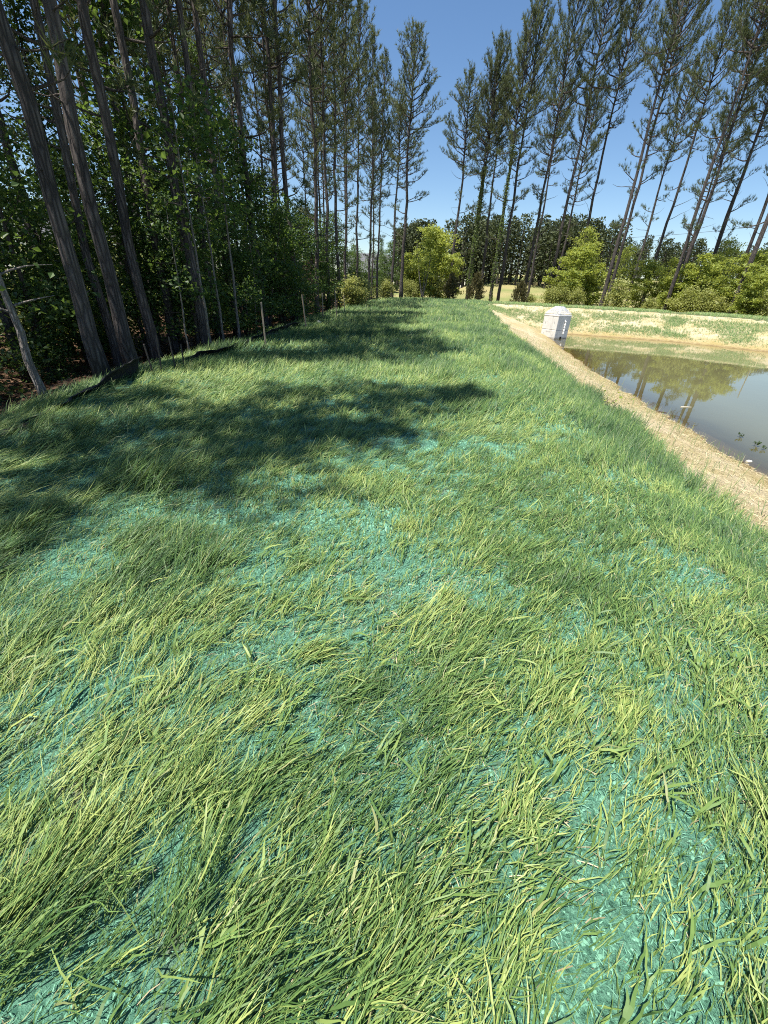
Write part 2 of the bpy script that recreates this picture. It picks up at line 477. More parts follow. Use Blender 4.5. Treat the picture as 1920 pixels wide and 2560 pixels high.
def grass_limit(x, y):
    """how far grass runs down the near bank, metres from its upper edge"""
    w = np.interp(y, [0, 12, 28, 41, 50], [1.65, 1.6, 1.1, .25, .1])
    return w * (.76 + .5 * fbm(x * 1.3, y * 1.3, 77, 3))
def berm_zone(x, y):
    """0 berm, 1 bank (basin), 2 forest floor, 3 field"""
    ins = inside(x, y, IN_POLY); dn = poly_dist(x, y, NEAR_IN)
    do = np.minimum(poly_dist(x, y, LEFT_OUT), poly_dist(x, y, FAR_OUT))
    out = ~inside(x, y, OUT_POLY)
    jit = (fbm(x * 1.5, y * 1.5, 41, 3) - .5) * .5
    z = np.zeros(x.shape, int)
    z[ins & (dn > grass_limit(x, y) - .1)] = 1
    far = out & (do + jit > 1.0)
    wood = (x > -13.5 + 3 * (fbm(x * .2, y * .2, 5, 2) - .5) * 2) & (x < 5.5 - (y - 52) * .15) & (y < 62)
    z[far & wood] = 2; z[far & ~wood] = 3
    return z
ZONE = berm_zone(cx, cy)
idx = np.arange(nx * ny).reshape(ny, nx)
QUAD = np.stack((idx[:-1, :-1], idx[:-1, 1:], idx[1:, 1:], idx[1:, :-1]), -1)
ALLV = np.stack((XX, YY, ZZ), -1).reshape(-1, 3)
def sheet(name, mask, mat, verts=ALLV, attrs=None):
    q = QUAD[mask].reshape(-1, 4)
    u, inv = np.unique(q, return_inverse=True)
    a = {k: v.ravel()[u] for k, v in (attrs or {}).items()}
    o = put(name, mesh_np(name, verts[u], None, inv.reshape(-1, 4), mat, a, True))
    return tag(o, kind='structure')
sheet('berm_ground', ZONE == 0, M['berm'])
sheet('pond_bank', ZONE == 1, M['bank'])
sheet('forest_floor', ZONE == 2, M['floor'])
sheet('field', ZONE == 3, M['field'])
WATER_Z = -1.5
zc = np.minimum(np.minimum(ZZ[:-1, :-1], ZZ[1:, 1:]), np.minimum(ZZ[:-1, 1:], ZZ[1:, :-1]))
WV = ALLV.copy(); WV[:, 2] = WATER_Z
sheet('pond_water', (zc < WATER_Z + .02) & (ZONE == 1) & inside(cx, cy, IN_POLY), M['water'], WV, {'depth': np.clip(WATER_Z - ZZ, 0, 3)})

def gz(x, y):
    """height of the drawn ground sheet (bilinear)"""
    x = np.asarray(x, float); y = np.asarray(y, float)
    i = np.clip(np.searchsorted(GX, x) - 1, 0, nx - 2); j = np.clip(np.searchsorted(GY, y) - 1, 0, ny - 2)
    fx = np.clip((x - GX[i]) / (GX[i + 1] - GX[i]), 0, 1); fy = np.clip((y - GY[j]) / (GY[j + 1] - GY[j]), 0, 1)
    return (ZZ[j, i] * (1 - fx) + ZZ[j, i + 1] * fx) * (1 - fy) + (ZZ[j + 1, i] * (1 - fx) + ZZ[j + 1, i + 1] * fx) * fy

# ------------------------------------------------------------------ grass
# bare mulch patches: x, y, rx, ry, strength
BARE = [(-.78, 3.05, .30, .28, 1), (-.95, 2.72, .22, .18, .8), (-.12, 2.05, .28, .30, 1), (-.12, 1.72, .25, .22, .9), (-.45, 1.3, .22, .20, 1), (-.33, 1.0, .2, .16, .9), (-.2, .8, .14, .1, .7),
        (-1.05, .74, .22, .12, 1), (-1.28, .9, .25, .14, 1), (-.9, 1.05, .2, .12, .7), (.27, 4.25, .25, .4, .8), (1.15, 4.1, .2, .35, .7), (.2, 3.4, .3, .25, .5), (1.83, 2.75, .3, .25, .6), (1.8, 2.2, .25, .18, .6),
        (.78, .75, .32, .22, 1), (.76, .45, .32, .16, 1), (.98, .55, .2, .14, .9), (.95, .85, .2, .14, .8), (.2, .42, .16, .1, .55), (.9, 1.55, .28, .18, .9), (.6, 1.3, .2, .15, .6), (.5, 1.0, .2, .12, .8), (.6, .62, .2, .12, .8), (.45, .5, .15, .1, .7),
        (1.2, 1.3, .25, .18, .6), (.55, 2.1, .3, .2, .5), (1.1, 2.3, .3, .2, .45), (.15, 2.6, .25, .2, .5), (.0, 1.2, .2, .15, .6), (.1, .9, .15, .1, .5), (-.6, .62, .14, .08, .6), (-2.4, 3.9, .3, .25, .5), (2.3, 3.4, .3, .3, .5), (2.0, 4.8, .3, .4, .5), (-.5, 5.9, .4, .5, .35), (1.6, 8, .5, .8, .4)]
def bareness(x, y):
    b = np.zeros(x.shape)
    wx = x + (fbm(x * 3, y * 3, 61, 3) - .5) * .5; wy = y + (fbm(x * 3, y * 3, 62, 3) - .5) * .5
    for (px, py, rx, ry, s) in BARE:
        b = np.maximum(b, s * np.exp(-(((wx - px) / rx) ** 2 + ((wy - py) / ry) ** 2) * .9))
    b = np.maximum(b, (.8 * sstep(5.5, 2.5, np.hypot(x, y)) + .25 * sstep(12, 5, y) * sstep(-2, 0, x)) * sstep(.56, .72, fbm(x * 1.6, y * 1.6, 63, 3)))
    return b
# clumps of taller, more upright grass
TALL = [(-1.55, 2.5, .5, .35, 1), (-1.15, 1.95, .35, .3, .9), (-2.0, 3.0, .7, .4, 1), (-2.3, 2.2, .6, .4, .7), (-.85, 2.1, .25, .25, .6), (-.15, 2.85, .3, .15, .7), (.1, 2.75, .25, .12, .6), (-3.2, 4.2, .9, .8, .7), (-1.9, 1.5, .4, .3, .5), (-.7, .33, .35, .12, .9), (-.3, .25, .3, .1, .7)]
def tallness(x, y):
    t = np.zeros(x.shape)
    for (px, py, rx, ry, s) in TALL:
        t = np.maximum(t, s * np.exp(-(((x - px) / rx) ** 2 + ((y - py) / ry) ** 2)))
    return np.maximum(t, .6 * sstep(.6, .8, fbm(x * .9, y * .9, 71, 3)))

GV = []; GT = []; GQ = []; G_TINT = []; G_AL = []; G_DRY = []
g_off = 0
def blades(bx, by, L, W, az, th0, th1, nseg, tint, dry, lift=0.0, fold=.35):
    global g_off
    n = len(bx)
    bz = gz(bx, by)
    pts = np.zeros((n, nseg + 1, 3)); pts[:, 0] = np.stack((bx, by, bz - .01), -1)
    ds = (L / nseg)
    for i in range(nseg):
        f = (i + .5) / nseg
        th = th0 + (th1 - th0) * f ** .8
        a = az + (rng.random(n) - .5) * .5
        step = np.stack((np.sin(th) * np.cos(a), np.sin(th) * np.sin(a), np.cos(th)), -1) * ds[:, None]
        pts[:, i + 1] = pts[:, i] + step
        gnd = gz(pts[:, i + 1, 0], pts[:, i + 1, 1]) + .006 + lift + rng.random(n) * .035
        pts[:, i + 1, 2] = np.maximum(pts[:, i + 1, 2], gnd)
    tw = (rng.random(n) - .5) * 1.6
    side = np.stack((-np.sin(az) * np.cos(tw), np.cos(az) * np.cos(tw), np.sin(tw)), -1)
    prof = np.interp(np.linspace(0, 1, nseg + 1), [0, .15, .45, .8, 1], [.45, .8, 1, .62, .04])
    v = []
    for i in range(nseg):
        w = (W * prof[i] * .5)[:, None] * side
        v += [pts[:, i] - w, pts[:, i] + w]
    v.append(pts[:, nseg])
    V = np.stack(v, 1); k = 2 * nseg + 1
    base = g_off + np.arange(n) * k
    for i in range(nseg - 1):
        GQ.append(np.stack((base + 2 * i, base + 2 * i + 1, base + 2 * i + 3, base + 2 * i + 2), -1))
    GT.append(np.stack((base + 2 * nseg - 2, base + 2 * nseg - 1, base + 2 * nseg), -1))
    GV.append(V.reshape(-1, 3)); g_off += n * k
    G_TINT.append(np.repeat(tint, k)); G_DRY.append(np.repeat(dry, k))
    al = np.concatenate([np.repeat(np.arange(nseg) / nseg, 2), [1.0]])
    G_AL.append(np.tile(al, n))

def on_berm(x, y):
    ins = inside(x, y, IN_POLY); dn = poly_dist(x, y, NEAR_IN)
    out = ~inside(x, y, OUT_POLY)
    do = np.minimum(poly_dist(x, y, LEFT_OUT), poly_dist(x, y, FAR_OUT))
    lim = grass_limit(x, y)
    p = np.where(ins, np.clip((lim - dn) / .35 + .5, 0, 1), np.where(out, np.clip((1.05 - do) / .3 + .5, 0, 1), 1.0))
    return rng.random(x.shape) < p

def grass_ring(y0, y1, dens, per, wmul, nseg, lmul=1.0, clus=1):
    xm = y1 * 1.18 + 1.4
    xl, xh = max(-7, -xm), min(9.5, xm)
    n = int((xh - xl) * (y1 - y0) * dens / clus)
    x = rng.uniform(xl, xh, n); y = rng.uniform(y0, y1, n)
    keep = (np.abs(x) < y * 1.18 + 1.3) & on_berm(x, y)
    x = x[keep]; y = y[keep]
    b = bareness(x, y); t = tallness(x, y)
    keep = rng.random(len(x)) < np.clip(1.0 - .97 * b, .06, 1) * (.35 + .9 * fbm(x * 2.2, y * 2.2, 91, 3))
    x = x[keep]; y = y[keep]; b = b[keep]; t = t[keep]
    n = len(x)
    # lean direction of the lodged grass: to the right and away, swirling a little
    tsz = rng.uniform(.6, 1.4, n); tti = rng.normal(0, .13, n); tfl = rng.normal(0, R(17), n); ter = rng.normal(0, .16, n)
    if clus > 1:
        m = np.maximum(3, (clus * tsz ** 1.5 * rng.uniform(.6, 1.4, n)).astype(int))
        x = np.repeat(x, m); y = np.repeat(y, m); b = np.repeat(b, m); t = np.repeat(t, m); f0 = np.repeat(tfl, m)
        tsz = np.repeat(tsz, m); tti = np.repeat(tti, m); ter = np.repeat(ter, m); tfl = f0; n = len(x)
        al_, ac_ = rng.normal(0, .042, n) * tsz, rng.normal(0, .019, n) * tsz
        a0 = R(52) + f0; x = x + np.cos(a0) * al_ - np.sin(a0) * ac_; y = y + np.sin(a0) * al_ + np.cos(a0) * ac_
    else: tsz = 1 + (tsz - 1) * .4
    flow = tfl * .9 + R(52) + (fbm(x * .8, y * .8, 81, 2) - .5) * R(62) + rng.normal(0, R(10), n)
    left = sstep(-2.0, -3.8, x)
    slope = sstep(2.0, 3.2, x)
    dist = np.hypot(x, y)
    far = sstep(3.5, 9, dist)
    erect = np.clip(.15 + .75 * t + .45 * far + .25 * slope - .5 * left * sstep(.45, .6, fbm(x * .7, y * .7, 83, 2)) - .25 * b, 0, 1)
    erect = np.clip(erect + ter + rng.normal(0, .10, n), 0, 1)
    ptint = np.clip(.56 + (fbm(x * 1.1, y * 1.1, 85, 3) - .5) * 1.1 - .10 * far - .30 * t - .14 * slope + .1 * sstep(2.5, 1, dist) + tti + rng.normal(0, .06, n), 0, 1)
    size = (.75 + .5 * fbm(x * 1.5, y * 1.5, 87, 2)) * (1 - .45 * b) * (1 + .65 * t) * (.55 + .45 * tsz)
    for k in range(per):
        m = n
        jx = x + rng.normal(0, .018, m); jy = y + rng.normal(0, .018, m)
        az = flow + rng.normal(0, .24, m) + (rng.random(m) < .07) * rng.normal(0, 1.6, m)
        L = (.10 + .15 * rng.random(m)) * size * lmul
        W = (.0030 + .0056 * rng.random(m) ** 1.6) * wmul
        th0 = R(6) + (1 - erect) * R(46) + rng.random(m) * R(16)
        th1 = R(24) + (1 - erect) * R(48) + rng.random(m) * R(62)
        tint = np.clip(ptint + rng.normal(0, .27, m), 0, 1)
        dry = np.where(rng.random(m) < .035, rng.random(m) * .8, 0)
        blades(jx, jy, L, W, az, th0, th1, nseg, tint, dry)

grass_ring(-.35, 1.2, 640, 6, .66, 5, .72, 6)
grass_ring(-.35, 1.2, 460, 6, .60, 5, .64)
grass_ring(1.2, 2.6, 540, 6, .70, 4, .78, 6)
grass_ring(1.2, 2.6, 400, 6, .64, 4, .70)
grass_ring(2.6, 5, 330, 5, .86, 3, .92, 4)
grass_ring(2.6, 5, 290, 5, .85, 3, .86)
grass_ring(5, 10, 400, 5, 1.3, 3, 1.02)
grass_ring(10, 20, 170, 5, 1.9, 2, 1.15)
grass_ring(20, 34, 75, 4, 3.2, 2, 1.2)
grass_ring(34, 53, 30, 4, 5.0, 2, 1.25)
# broad lush blades lying over the foreground
def broad(n):
    x = rng.uniform(-1.6, 1.9, n); y = rng.uniform(-.1, 2.2, n)
    keep = (np.abs(x) < y * 1.1 + .9) & (rng.random(n) < .25 + .6 * fbm(x * 2.5, y * 2.5, 191, 2))
    x = x[keep]; y = y[keep]; n = len(x)
    flow = R(45) + (fbm(x * 1.2, y * 1.2, 181, 2) - .5) * R(80) + rng.normal(0, R(20), n)
    for k in range(3):
        blades(x + rng.normal(0, .012, n), y + rng.normal(0, .012, n), .06 + .10 * rng.random(n), .006 + .005 * rng.random(n), flow + rng.normal(0, .4, n),
               R(38) + rng.random(n) * R(25), R(72) + rng.random(n) * R(38), 6, np.clip(.62 + rng.normal(0, .18, n), 0, 1), np.where(rng.random(n) < .05, .6, 0.), .01)
broad(700)
# short new shoots coming up through the mulch
def shoots(n):
    x = rng.uniform(-3.2, 3.4, n); y = rng.uniform(-.2, 3.4, n)
    keep = (np.abs(x) < y * 1.12 + .95) & (rng.random(n) < .35 + .65 * fbm(x * 4, y * 4, 195, 2)); x = x[keep]; y = y[keep]; n = len(x)
    flow = R(50) + (fbm(x * .8, y * .8, 81, 2) - .5) * R(70) + rng.normal(0, R(34), n)
    far = 1 + .45 * np.clip(y - 1, 0, 3)
    blades(x, y, .025 + .06 * rng.random(n), (.0018 + .003 * rng.random(n)) * far, flow, R(30) + rng.random(n) * R(35), R(50) + rng.random(n) * R(50), 2, np.clip(.5 + rng.normal(0, .25, n), 0, 1), np.where(rng.random(n) < .06, .8, 0.))
shoots(60000)

def ring_strip(pts, w0, w1, dens, wmul, L0, tint0, seed, p_of=None):
    """grass along a strip beside a polyline, offset w0..w1 to its outer side (left of travel)"""
    for (ax, ay), (bx, by) in zip(pts[:-1], pts[1:]):
        dx, dy = bx - ax, by - ay; l = math.hypot(dx, dy); nxx, nyy = -dy / l, dx / l
        n = int(l * abs(w1 - w0) * dens)
        s = rng.random(n); o = rng.uniform(min(w0, w1), max(w0, w1), n)
        x = ax + dx * s + nxx * o; y = ay + dy * s + nyy * o
        if p_of is not None:
            k = rng.random(n) < p_of(x, y, o); x = x[k]; y = y[k]
        n = len(x)
        for j in range(3):
            blades(x + rng.normal(0, .05, n), y + rng.normal(0, .05, n), L0 * (.6 + .7 * rng.random(n)), np.full(n, .013 * wmul) * (.6 + .8 * rng.random(n)), rng.normal(R(50), .7, n), R(8) + rng.random(n) * R(20), R(30) + rng.random(n) * R(40), 2,
                   np.clip(tint0 + rng.normal(0, .16, n), 0, 1), np.where(rng.random(n) < .22, .7, 0.))
FAR_VIS = FAR_IN[:5]
ring_strip(FAR_VIS, .5, 7.0, 22, 2.4, .22, .52, 1)                        # crest of the far bank
ring_strip(FAR_VIS, -.1, -6.8, 150, 1.35, .19, .45, 2,
           lambda x, y, o: sstep(.36, .62, fbm(x * .55, y * .55, 121, 3)) * sstep(.5, 1.6, -o) * sstep(6.4, 4.6, -o) * (gz(x, y) > -1.42) + .10 * (gz(x, y) > -1.3))
# thin weeds on the near straw band
wx = rng.uniform(3.4, 8, 1500); wy = rng.uniform(3, 24, 1500)
k = (zfun(wx, wy) > -1.42) & (zfun(wx, wy) < -.45); wx = wx[k]; wy = wy[k]; n = len(wx)
blades(wx, wy, .14 + .2 * rng.random(n), np.full(n, .007), rng.normal(R(50), .6, n), R(5) + rng.random(n) * R(25), R(20) + rng.random(n) * R(40), 3, np.clip(.35 + rng.normal(0, .15, n), 0, 1), np.where(rng.random(n) < .4, .7, 0.))
# tall seed stalks by the shore
for (px, py, h) in ((1520, 1010, .5), (1548, 977, .55), (1612, 1065, .4), (1640, 1085, .55), (1655, 1060, .45), (1672, 1095, .4)):
    x, y = march(px, py)
    blades(np.array([x]), np.array([y]), np.array([h]), np.array([.011]), np.array([R(35)]), np.array([R(18)]), np.array([R(34)]), 5, np.array([.1]), np.array([.35]))
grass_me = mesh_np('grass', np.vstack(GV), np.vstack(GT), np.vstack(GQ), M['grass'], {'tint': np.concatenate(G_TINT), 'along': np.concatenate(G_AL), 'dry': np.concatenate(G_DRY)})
tag(put('grass', grass_me), 'lush green grass leaning over the turquoise seeded bank', 'grass', kind='stuff')

# ------------------------------------------------------------------ loose fibres, straw, litter
def sticks(name, x, y, L, W, mat, tint, lift, tilt=.25, zoff=0.0):
    n = len(x); az = rng.uniform(0, math.pi, n); t = rng.normal(0, tilt, n)
    d = np.stack((np.cos(az) * np.cos(t), np.sin(az) * np.cos(t), np.sin(t)), -1) * (L / 2)[:, None]
    c = np.stack((x, y, gz(x, y) + lift + zoff), -1)
    s = np.stack((-np.sin(az), np.cos(az), rng.normal(0, .6, n)), -1); s /= np.linalg.norm(s, axis=1)[:, None]; s *= (W / 2)[:, None]
    bend = np.stack((np.zeros(n), np.zeros(n), np.abs(rng.normal(0, .12, n)) * L), -1)
    V = np.stack((c - d - s * .8, c - d + s * .8, c + bend - s, c + bend + s, c + d - s * .6, c + d + s * .6), 1).reshape(-1, 3)
    b = np.arange(n) * 6
    q = np.vstack((np.stack((b, b + 1, b + 3, b + 2), -1), np.stack((b + 2, b + 3, b + 5, b + 4), -1)))
    return mesh_np(name, V, None, q, mat, {'tint': np.repeat(tint, 6)})
def clods(x, y, rad, h, tint):
    n = len(x); k = 6; a = rng.random(n)[:, None] * 6.28 + np.arange(k)[None] * (6.283 / k) + rng.normal(0, .2, (n, k)); rr = rad[:, None] * rng.uniform(.6, 1.3, (n, k))
    z = gz(x, y); V = np.zeros((n, k + 1, 3)); V[:, :k, 0] = x[:, None] + np.cos(a) * rr; V[:, :k, 1] = y[:, None] + np.sin(a) * rr; V[:, :k, 2] = (z - .002)[:, None]
    V[:, k, 0] = x + rng.normal(0, .3, n) * rad; V[:, k, 1] = y + rng.normal(0, .3, n) * rad; V[:, k, 2] = z + h
    b = np.arange(n)[:, None] * (k + 1); j = np.arange(k)[None]
    T = np.stack((b + j, b + (j + 1) % k, b + k + 0 * j), -1).reshape(-1, 3)
    return V.reshape(-1, 3), T, np.repeat(tint, k + 1)
def area(n, x0, x1, y0, y1, f):
    x = rng.uniform(x0, x1, n); y = rng.uniform(y0, y1, n); k = f(x, y); return x[k], y[k]
fx1, fy1 = area(52000, -2.6, 2.9, -.2, 2.3, lambda x, y: (np.abs(x) < y * 1.1 + 1.0) & (rng.random(len(x)) < .3 + .7 * bareness(x, y)))
fx2, fy2 = area(30000, -4, 4.2, 2.3, 6, lambda x, y: (np.abs(x) < y * 1.1 + 1.0) & on_berm(x, y) & (rng.random(len(x)) < .15 + .85 * bareness(x, y)))
fx = np.concatenate((fx1, fx2)); fy = np.concatenate((fy1, fy2)); n = len(fx)
fl = np.concatenate((rng.uniform(.006, .028, len(fx1)), rng.uniform(.015, .04, len(fx2)))); fw = np.concatenate((rng.uniform(.001, .0032, len(fx1)), rng.uniform(.003, .006, len(fx2))))
mulch_o = put('mulch_fibre', sticks('mulch_fibre', fx, fy, fl, fw, M['fibre'], np.clip(rng.normal(.5, .28, n), 0, 1), rng.uniform(.0, .016, n), .35))
tag(mulch_o, 'turquoise wood fibre mulch sprayed over the bare soil', 'mulch', kind='stuff')
kx1, ky1 = area(44000, -2.6, 2.9, -.2, 2.4, lambda x, y: (np.abs(x) < y * 1.1 + 1.0) & (rng.random(len(x)) < .25 + .75 * bareness(x, y)))
kx2, ky2 = area(36000, -3.5, 4, 2.4, 5.5, lambda x, y: (np.abs(x) < y * 1.1 + 1.0) & on_berm(x, y) & (rng.random(len(x)) < .1 + .9 * bareness(x, y)))
kx = np.concatenate((kx1, kx2)); ky = np.concatenate((ky1, ky2)); kr = np.concatenate((rng.uniform(.003, .009, len(kx1)), rng.uniform(.006, .017, len(kx2))))
cv, ct, cti = clods(kx, ky, kr, kr * rng.uniform(.5, 1.3, len(kx)), np.clip(rng.normal(.55, .25, len(kx)), 0, 1))
co_ = put('clods', mesh_np('clods', cv, ct, None, M['fibre'], {'tint': cti}), mulch_o); co_['kind'] = 'stuff'
sx1, sy1 = area(7500, -2.0, 2.2, -.2, 2.2, lambda x, y: rng.random(len(x)) < .12 + .9 * sstep(.45, .7, fbm(x * 1.9 + 7, y * 1.9, 131, 3)) * sstep(-.6, .6, x))
sx2, sy2 = area(40000, 3.2, 9.5, 2, 27, lambda x, y: (zfun(x, y) < -.42) & (zfun(x, y) > -1.5))
sx = np.concatenate((sx1, sx2)); sy = np.concatenate((sy1, sy2)); n = len(sx)
sl = np.concatenate((rng.uniform(.012, .07, len(sx1)), rng.uniform(.05, .15, len(sx2)))); sw = np.concatenate((rng.uniform(.0014, .0036, len(sx1)), rng.uniform(.003, .007, len(sx2))))
tag(put('straw', sticks('straw', sx, sy, sl, sw, M['straw'], np.clip(rng.normal(.5, .3, n), 0, 1), rng.uniform(.004, .02, n), .2)), 'loose dry straw strewn over the bank and shore', 'straw', kind='stuff')
lx, ly = area(16000, -13, -3.6, 1, 34, lambda x, y: ~inside(x, y, OUT_POLY) & (poly_dist(x, y, LEFT_OUT) > .8))
n = len(lx)
tag(put('leaf_litter', sticks('leaf_litter', lx, ly, rng.uniform(.05, .13, n), rng.uniform(.03, .07, n), M['litter'], np.clip(rng.normal(.5, .3, n), 0, 1), rng.uniform(.004, .03, n), .3)), 'brown fallen leaves on the shaded forest floor', 'leaf litter', kind='stuff')

# ------------------------------------------------------------------ tree parts
def unit(v): return v / (np.linalg.norm(v, axis=-1, keepdims=True) + 1e-9)

def needles_mesh(name, P, A, mat, k, L, W, r, spread=(20, 62), along=.14):
    P = np.repeat(np.asarray(P), k, 0); A = unit(np.asarray(A)); tint = np.repeat(r.random(len(A)), k); A = np.repeat(A, k, 0)
    n = len(P)
    rv = unit(r.normal(0, 1, (n, 3))); pr = unit(np.cross(A, rv))
    th = np.radians(r.uniform(*spread, n))[:, None]
    d = A * np.cos(th) + pr * np.sin(th)
    b = P + A * (r.random(n) * along)[:, None]
    tip = b + d * (L * r.uniform(.75, 1.2, n))[:, None]
    s = unit(np.cross(d, r.normal(0, 1, (n, 3)))) * (W * .5)
    V = np.stack((b - s, b + s, tip), 1).reshape(-1, 3)
    T = np.arange(n * 3).reshape(-1, 3)
    tint = np.clip(tint * .75 + r.random(n) * .3, 0, 1)
    return mesh_np(name, V, T, None, mat, {'tint': np.repeat(tint, 3)})

def leaves_mesh(name, P, mat, size, r, up=.8, tint0=.5, tvar=.22):
    P = np.asarray(P); n = len(P)
    nrm = unit(np.stack((r.normal(0, 1, n), r.normal(0, 1, n), np.abs(r.normal(0, 1, n)) + up), -1))
    d = unit(np.cross(nrm, r.normal(0, 1, (n, 3)))); s = np.cross(nrm, d)
    L = (size * r.uniform(.6, 1.25, n))[:, None]
    b = P - d * L * .5; t = P + d * L * .5 - nrm * L * .12
    m = P - d * L * .05
    l = m + s * L * .42 + nrm * L * .12; rr = m - s * L * .42 + nrm * L * .12
    V = np.stack((b, rr, t, l), 1).reshape(-1, 3); i = np.arange(n) * 4
    T = np.vstack((np.stack((i, i + 1, i + 2), -1), np.stack((i, i + 2, i + 3), -1)))
    tint = np.clip(tint0 + r.normal(0, tvar, n), 0, 1)
    return mesh_np(name, V, T, None, mat, {'tint': np.repeat(tint, 4)})

def trunk_pts(H, r, sway=.12, n=15):
    z = np.linspace(0, 1, n) ** 1.15 * H
    px = np.cumsum(r.normal(0, sway / n * 1.6, n)); py = np.cumsum(r.normal(0, sway / n * 1.6, n))
    return np.stack((px - px[0], py - py[0], z - .15 * (z == 0)), -1)

def pine_proto(seed, H, cb, RR, nb, r0, low=7, snags=8, k=9, ivy=False, dens=1.0):
    r = np.random.default_rng(seed)
    tp = trunk_pts(H, r, .5, 18)
    fz = tp[:, 2] / H
    rad = r0 * np.clip(1 - fz, .0, 1) ** .8 * .93 + .012
    rad[0] *= 1.45; rad[1] *= 1.14; rad[2] *= 1.04
    tb = MB(); tb.tube(tp, rad, 12)
    lb = MB(); P = []; A = []
    def axis_at(z): return np.array((np.interp(z, tp[:, 2], tp[:, 0]), np.interp(z, tp[:, 2], tp[:, 1]), z))
    specs = []
    for i in range(nb):
        t = ((i + r.random()) / nb) ** .85
        z = cb * H + t * (H * .985 - cb * H)
        prof = max(0, 1 - t ** 3.2) ** .6 * (.6 + .6 * r.random()) * min(1, .55 + t * 1.6)
        specs.append((z, max(.35, RR * prof), R(4) + R(52) * t + r.normal(0, R(11)), True))
    for i in range(low):
        z = H * r.uniform(cb * .45, cb * 1.02); specs.append((z, RR * r.uniform(.35, .8), r.normal(R(6), R(14)), r.random() < .75))
    for i in range(snags):
        z = H * r.uniform(.14, cb); specs.append((z, r.uniform(.3, 1.1), r.normal(R(10), R(25)), False))
    az = r.random() * 6.28
    for (z, L, el, leafy) in specs:
        az += 2.4 + r.normal(0, .5)
        o = axis_at(z); n = 5
        pts = [o]; d_el = el; a = az
        for j in range(n):
            d = np.array((math.cos(a) * math.cos(d_el), math.sin(a) * math.cos(d_el), math.sin(d_el)))
            pts.append(pts[-1] + d * L / n); d_el += r.normal(.09, .12); a += r.normal(0, .16)
        pts = np.array(pts)
        br = min(.055, .012 + .016 * L) * (1 if leafy else .6)
        lb.tube(pts, np.linspace(br, .006, n + 1), 4, False)
        if not leafy: continue
        ntw = max(3, int(L * 4.2 * dens))
        for j in range(ntw):
            f = .28 + .72 * (j + r.random()) / ntw
            q = np.array([np.interp(f * n, np.arange(n + 1), pts[:, c]) for c in range(3)])
            td = unit(pts[min(n, int(f * n) + 1)] - pts[int(f * n) if f < 1 else n - 1])
            sd = unit(np.cross(td, (0, 0, 1.0)) * r.choice((-1, 1)) * r.uniform(.4, 1.1) + td * .75 + np.array((0, 0, r.uniform(-.1, .6))))
            tl = L * r.uniform(.14, .34) * (1.15 - .5 * f) + .12
            e = q + sd * tl
            if tl > .35: lb.tube([q, e], [.008, .005], 3, False)
            nt = max(2, int(tl / .17))
            for m in range(nt):
                P.append(q + sd * tl * (m + 1) / nt + r.normal(0, .035, 3)); A.append(sd * .7 + np.array((0, 0, .55)) + r.normal(0, .25, 3))
        P.append(pts[-1]); A.append(unit(pts[-1] - pts[-2]) + np.array((0, 0, .5)))
    for i in range(10):
        P.append(axis_at(H) - np.array((0, 0, i * .13)) + r.normal(0, .07, 3)); A.append(np.array((0, 0, 1.0)) + r.normal(0, .4, 3))
    name = 'pine'
    out = {'trunk': tb.mesh(name + '_trunk', M['bark'], True), 'limbs': lb.mesh(name + '_limbs', M['limb'], True),
           'crown': needles_mesh(name + '_crown', P, A, M['needle'], k, .25, .030, r)}
    if ivy:
        n = 2600; z = r.random(n) ** .8 * H * .62; an = r.random(n) * 6.28
        cxy = np.array([axis_at(zz) for zz in z]); rr = np.interp(z, tp[:, 2], rad) + np.abs(r.normal(.03, .08, n)) * (1 + .9 * np.sin(z * 2.1 + 1))
        out['ivy'] = leaves_mesh('pine_ivy', cxy + np.stack((np.cos(an) * rr, np.sin(an) * rr, 0 * z), -1), M['ivy'], .13, r, .2)
    return out

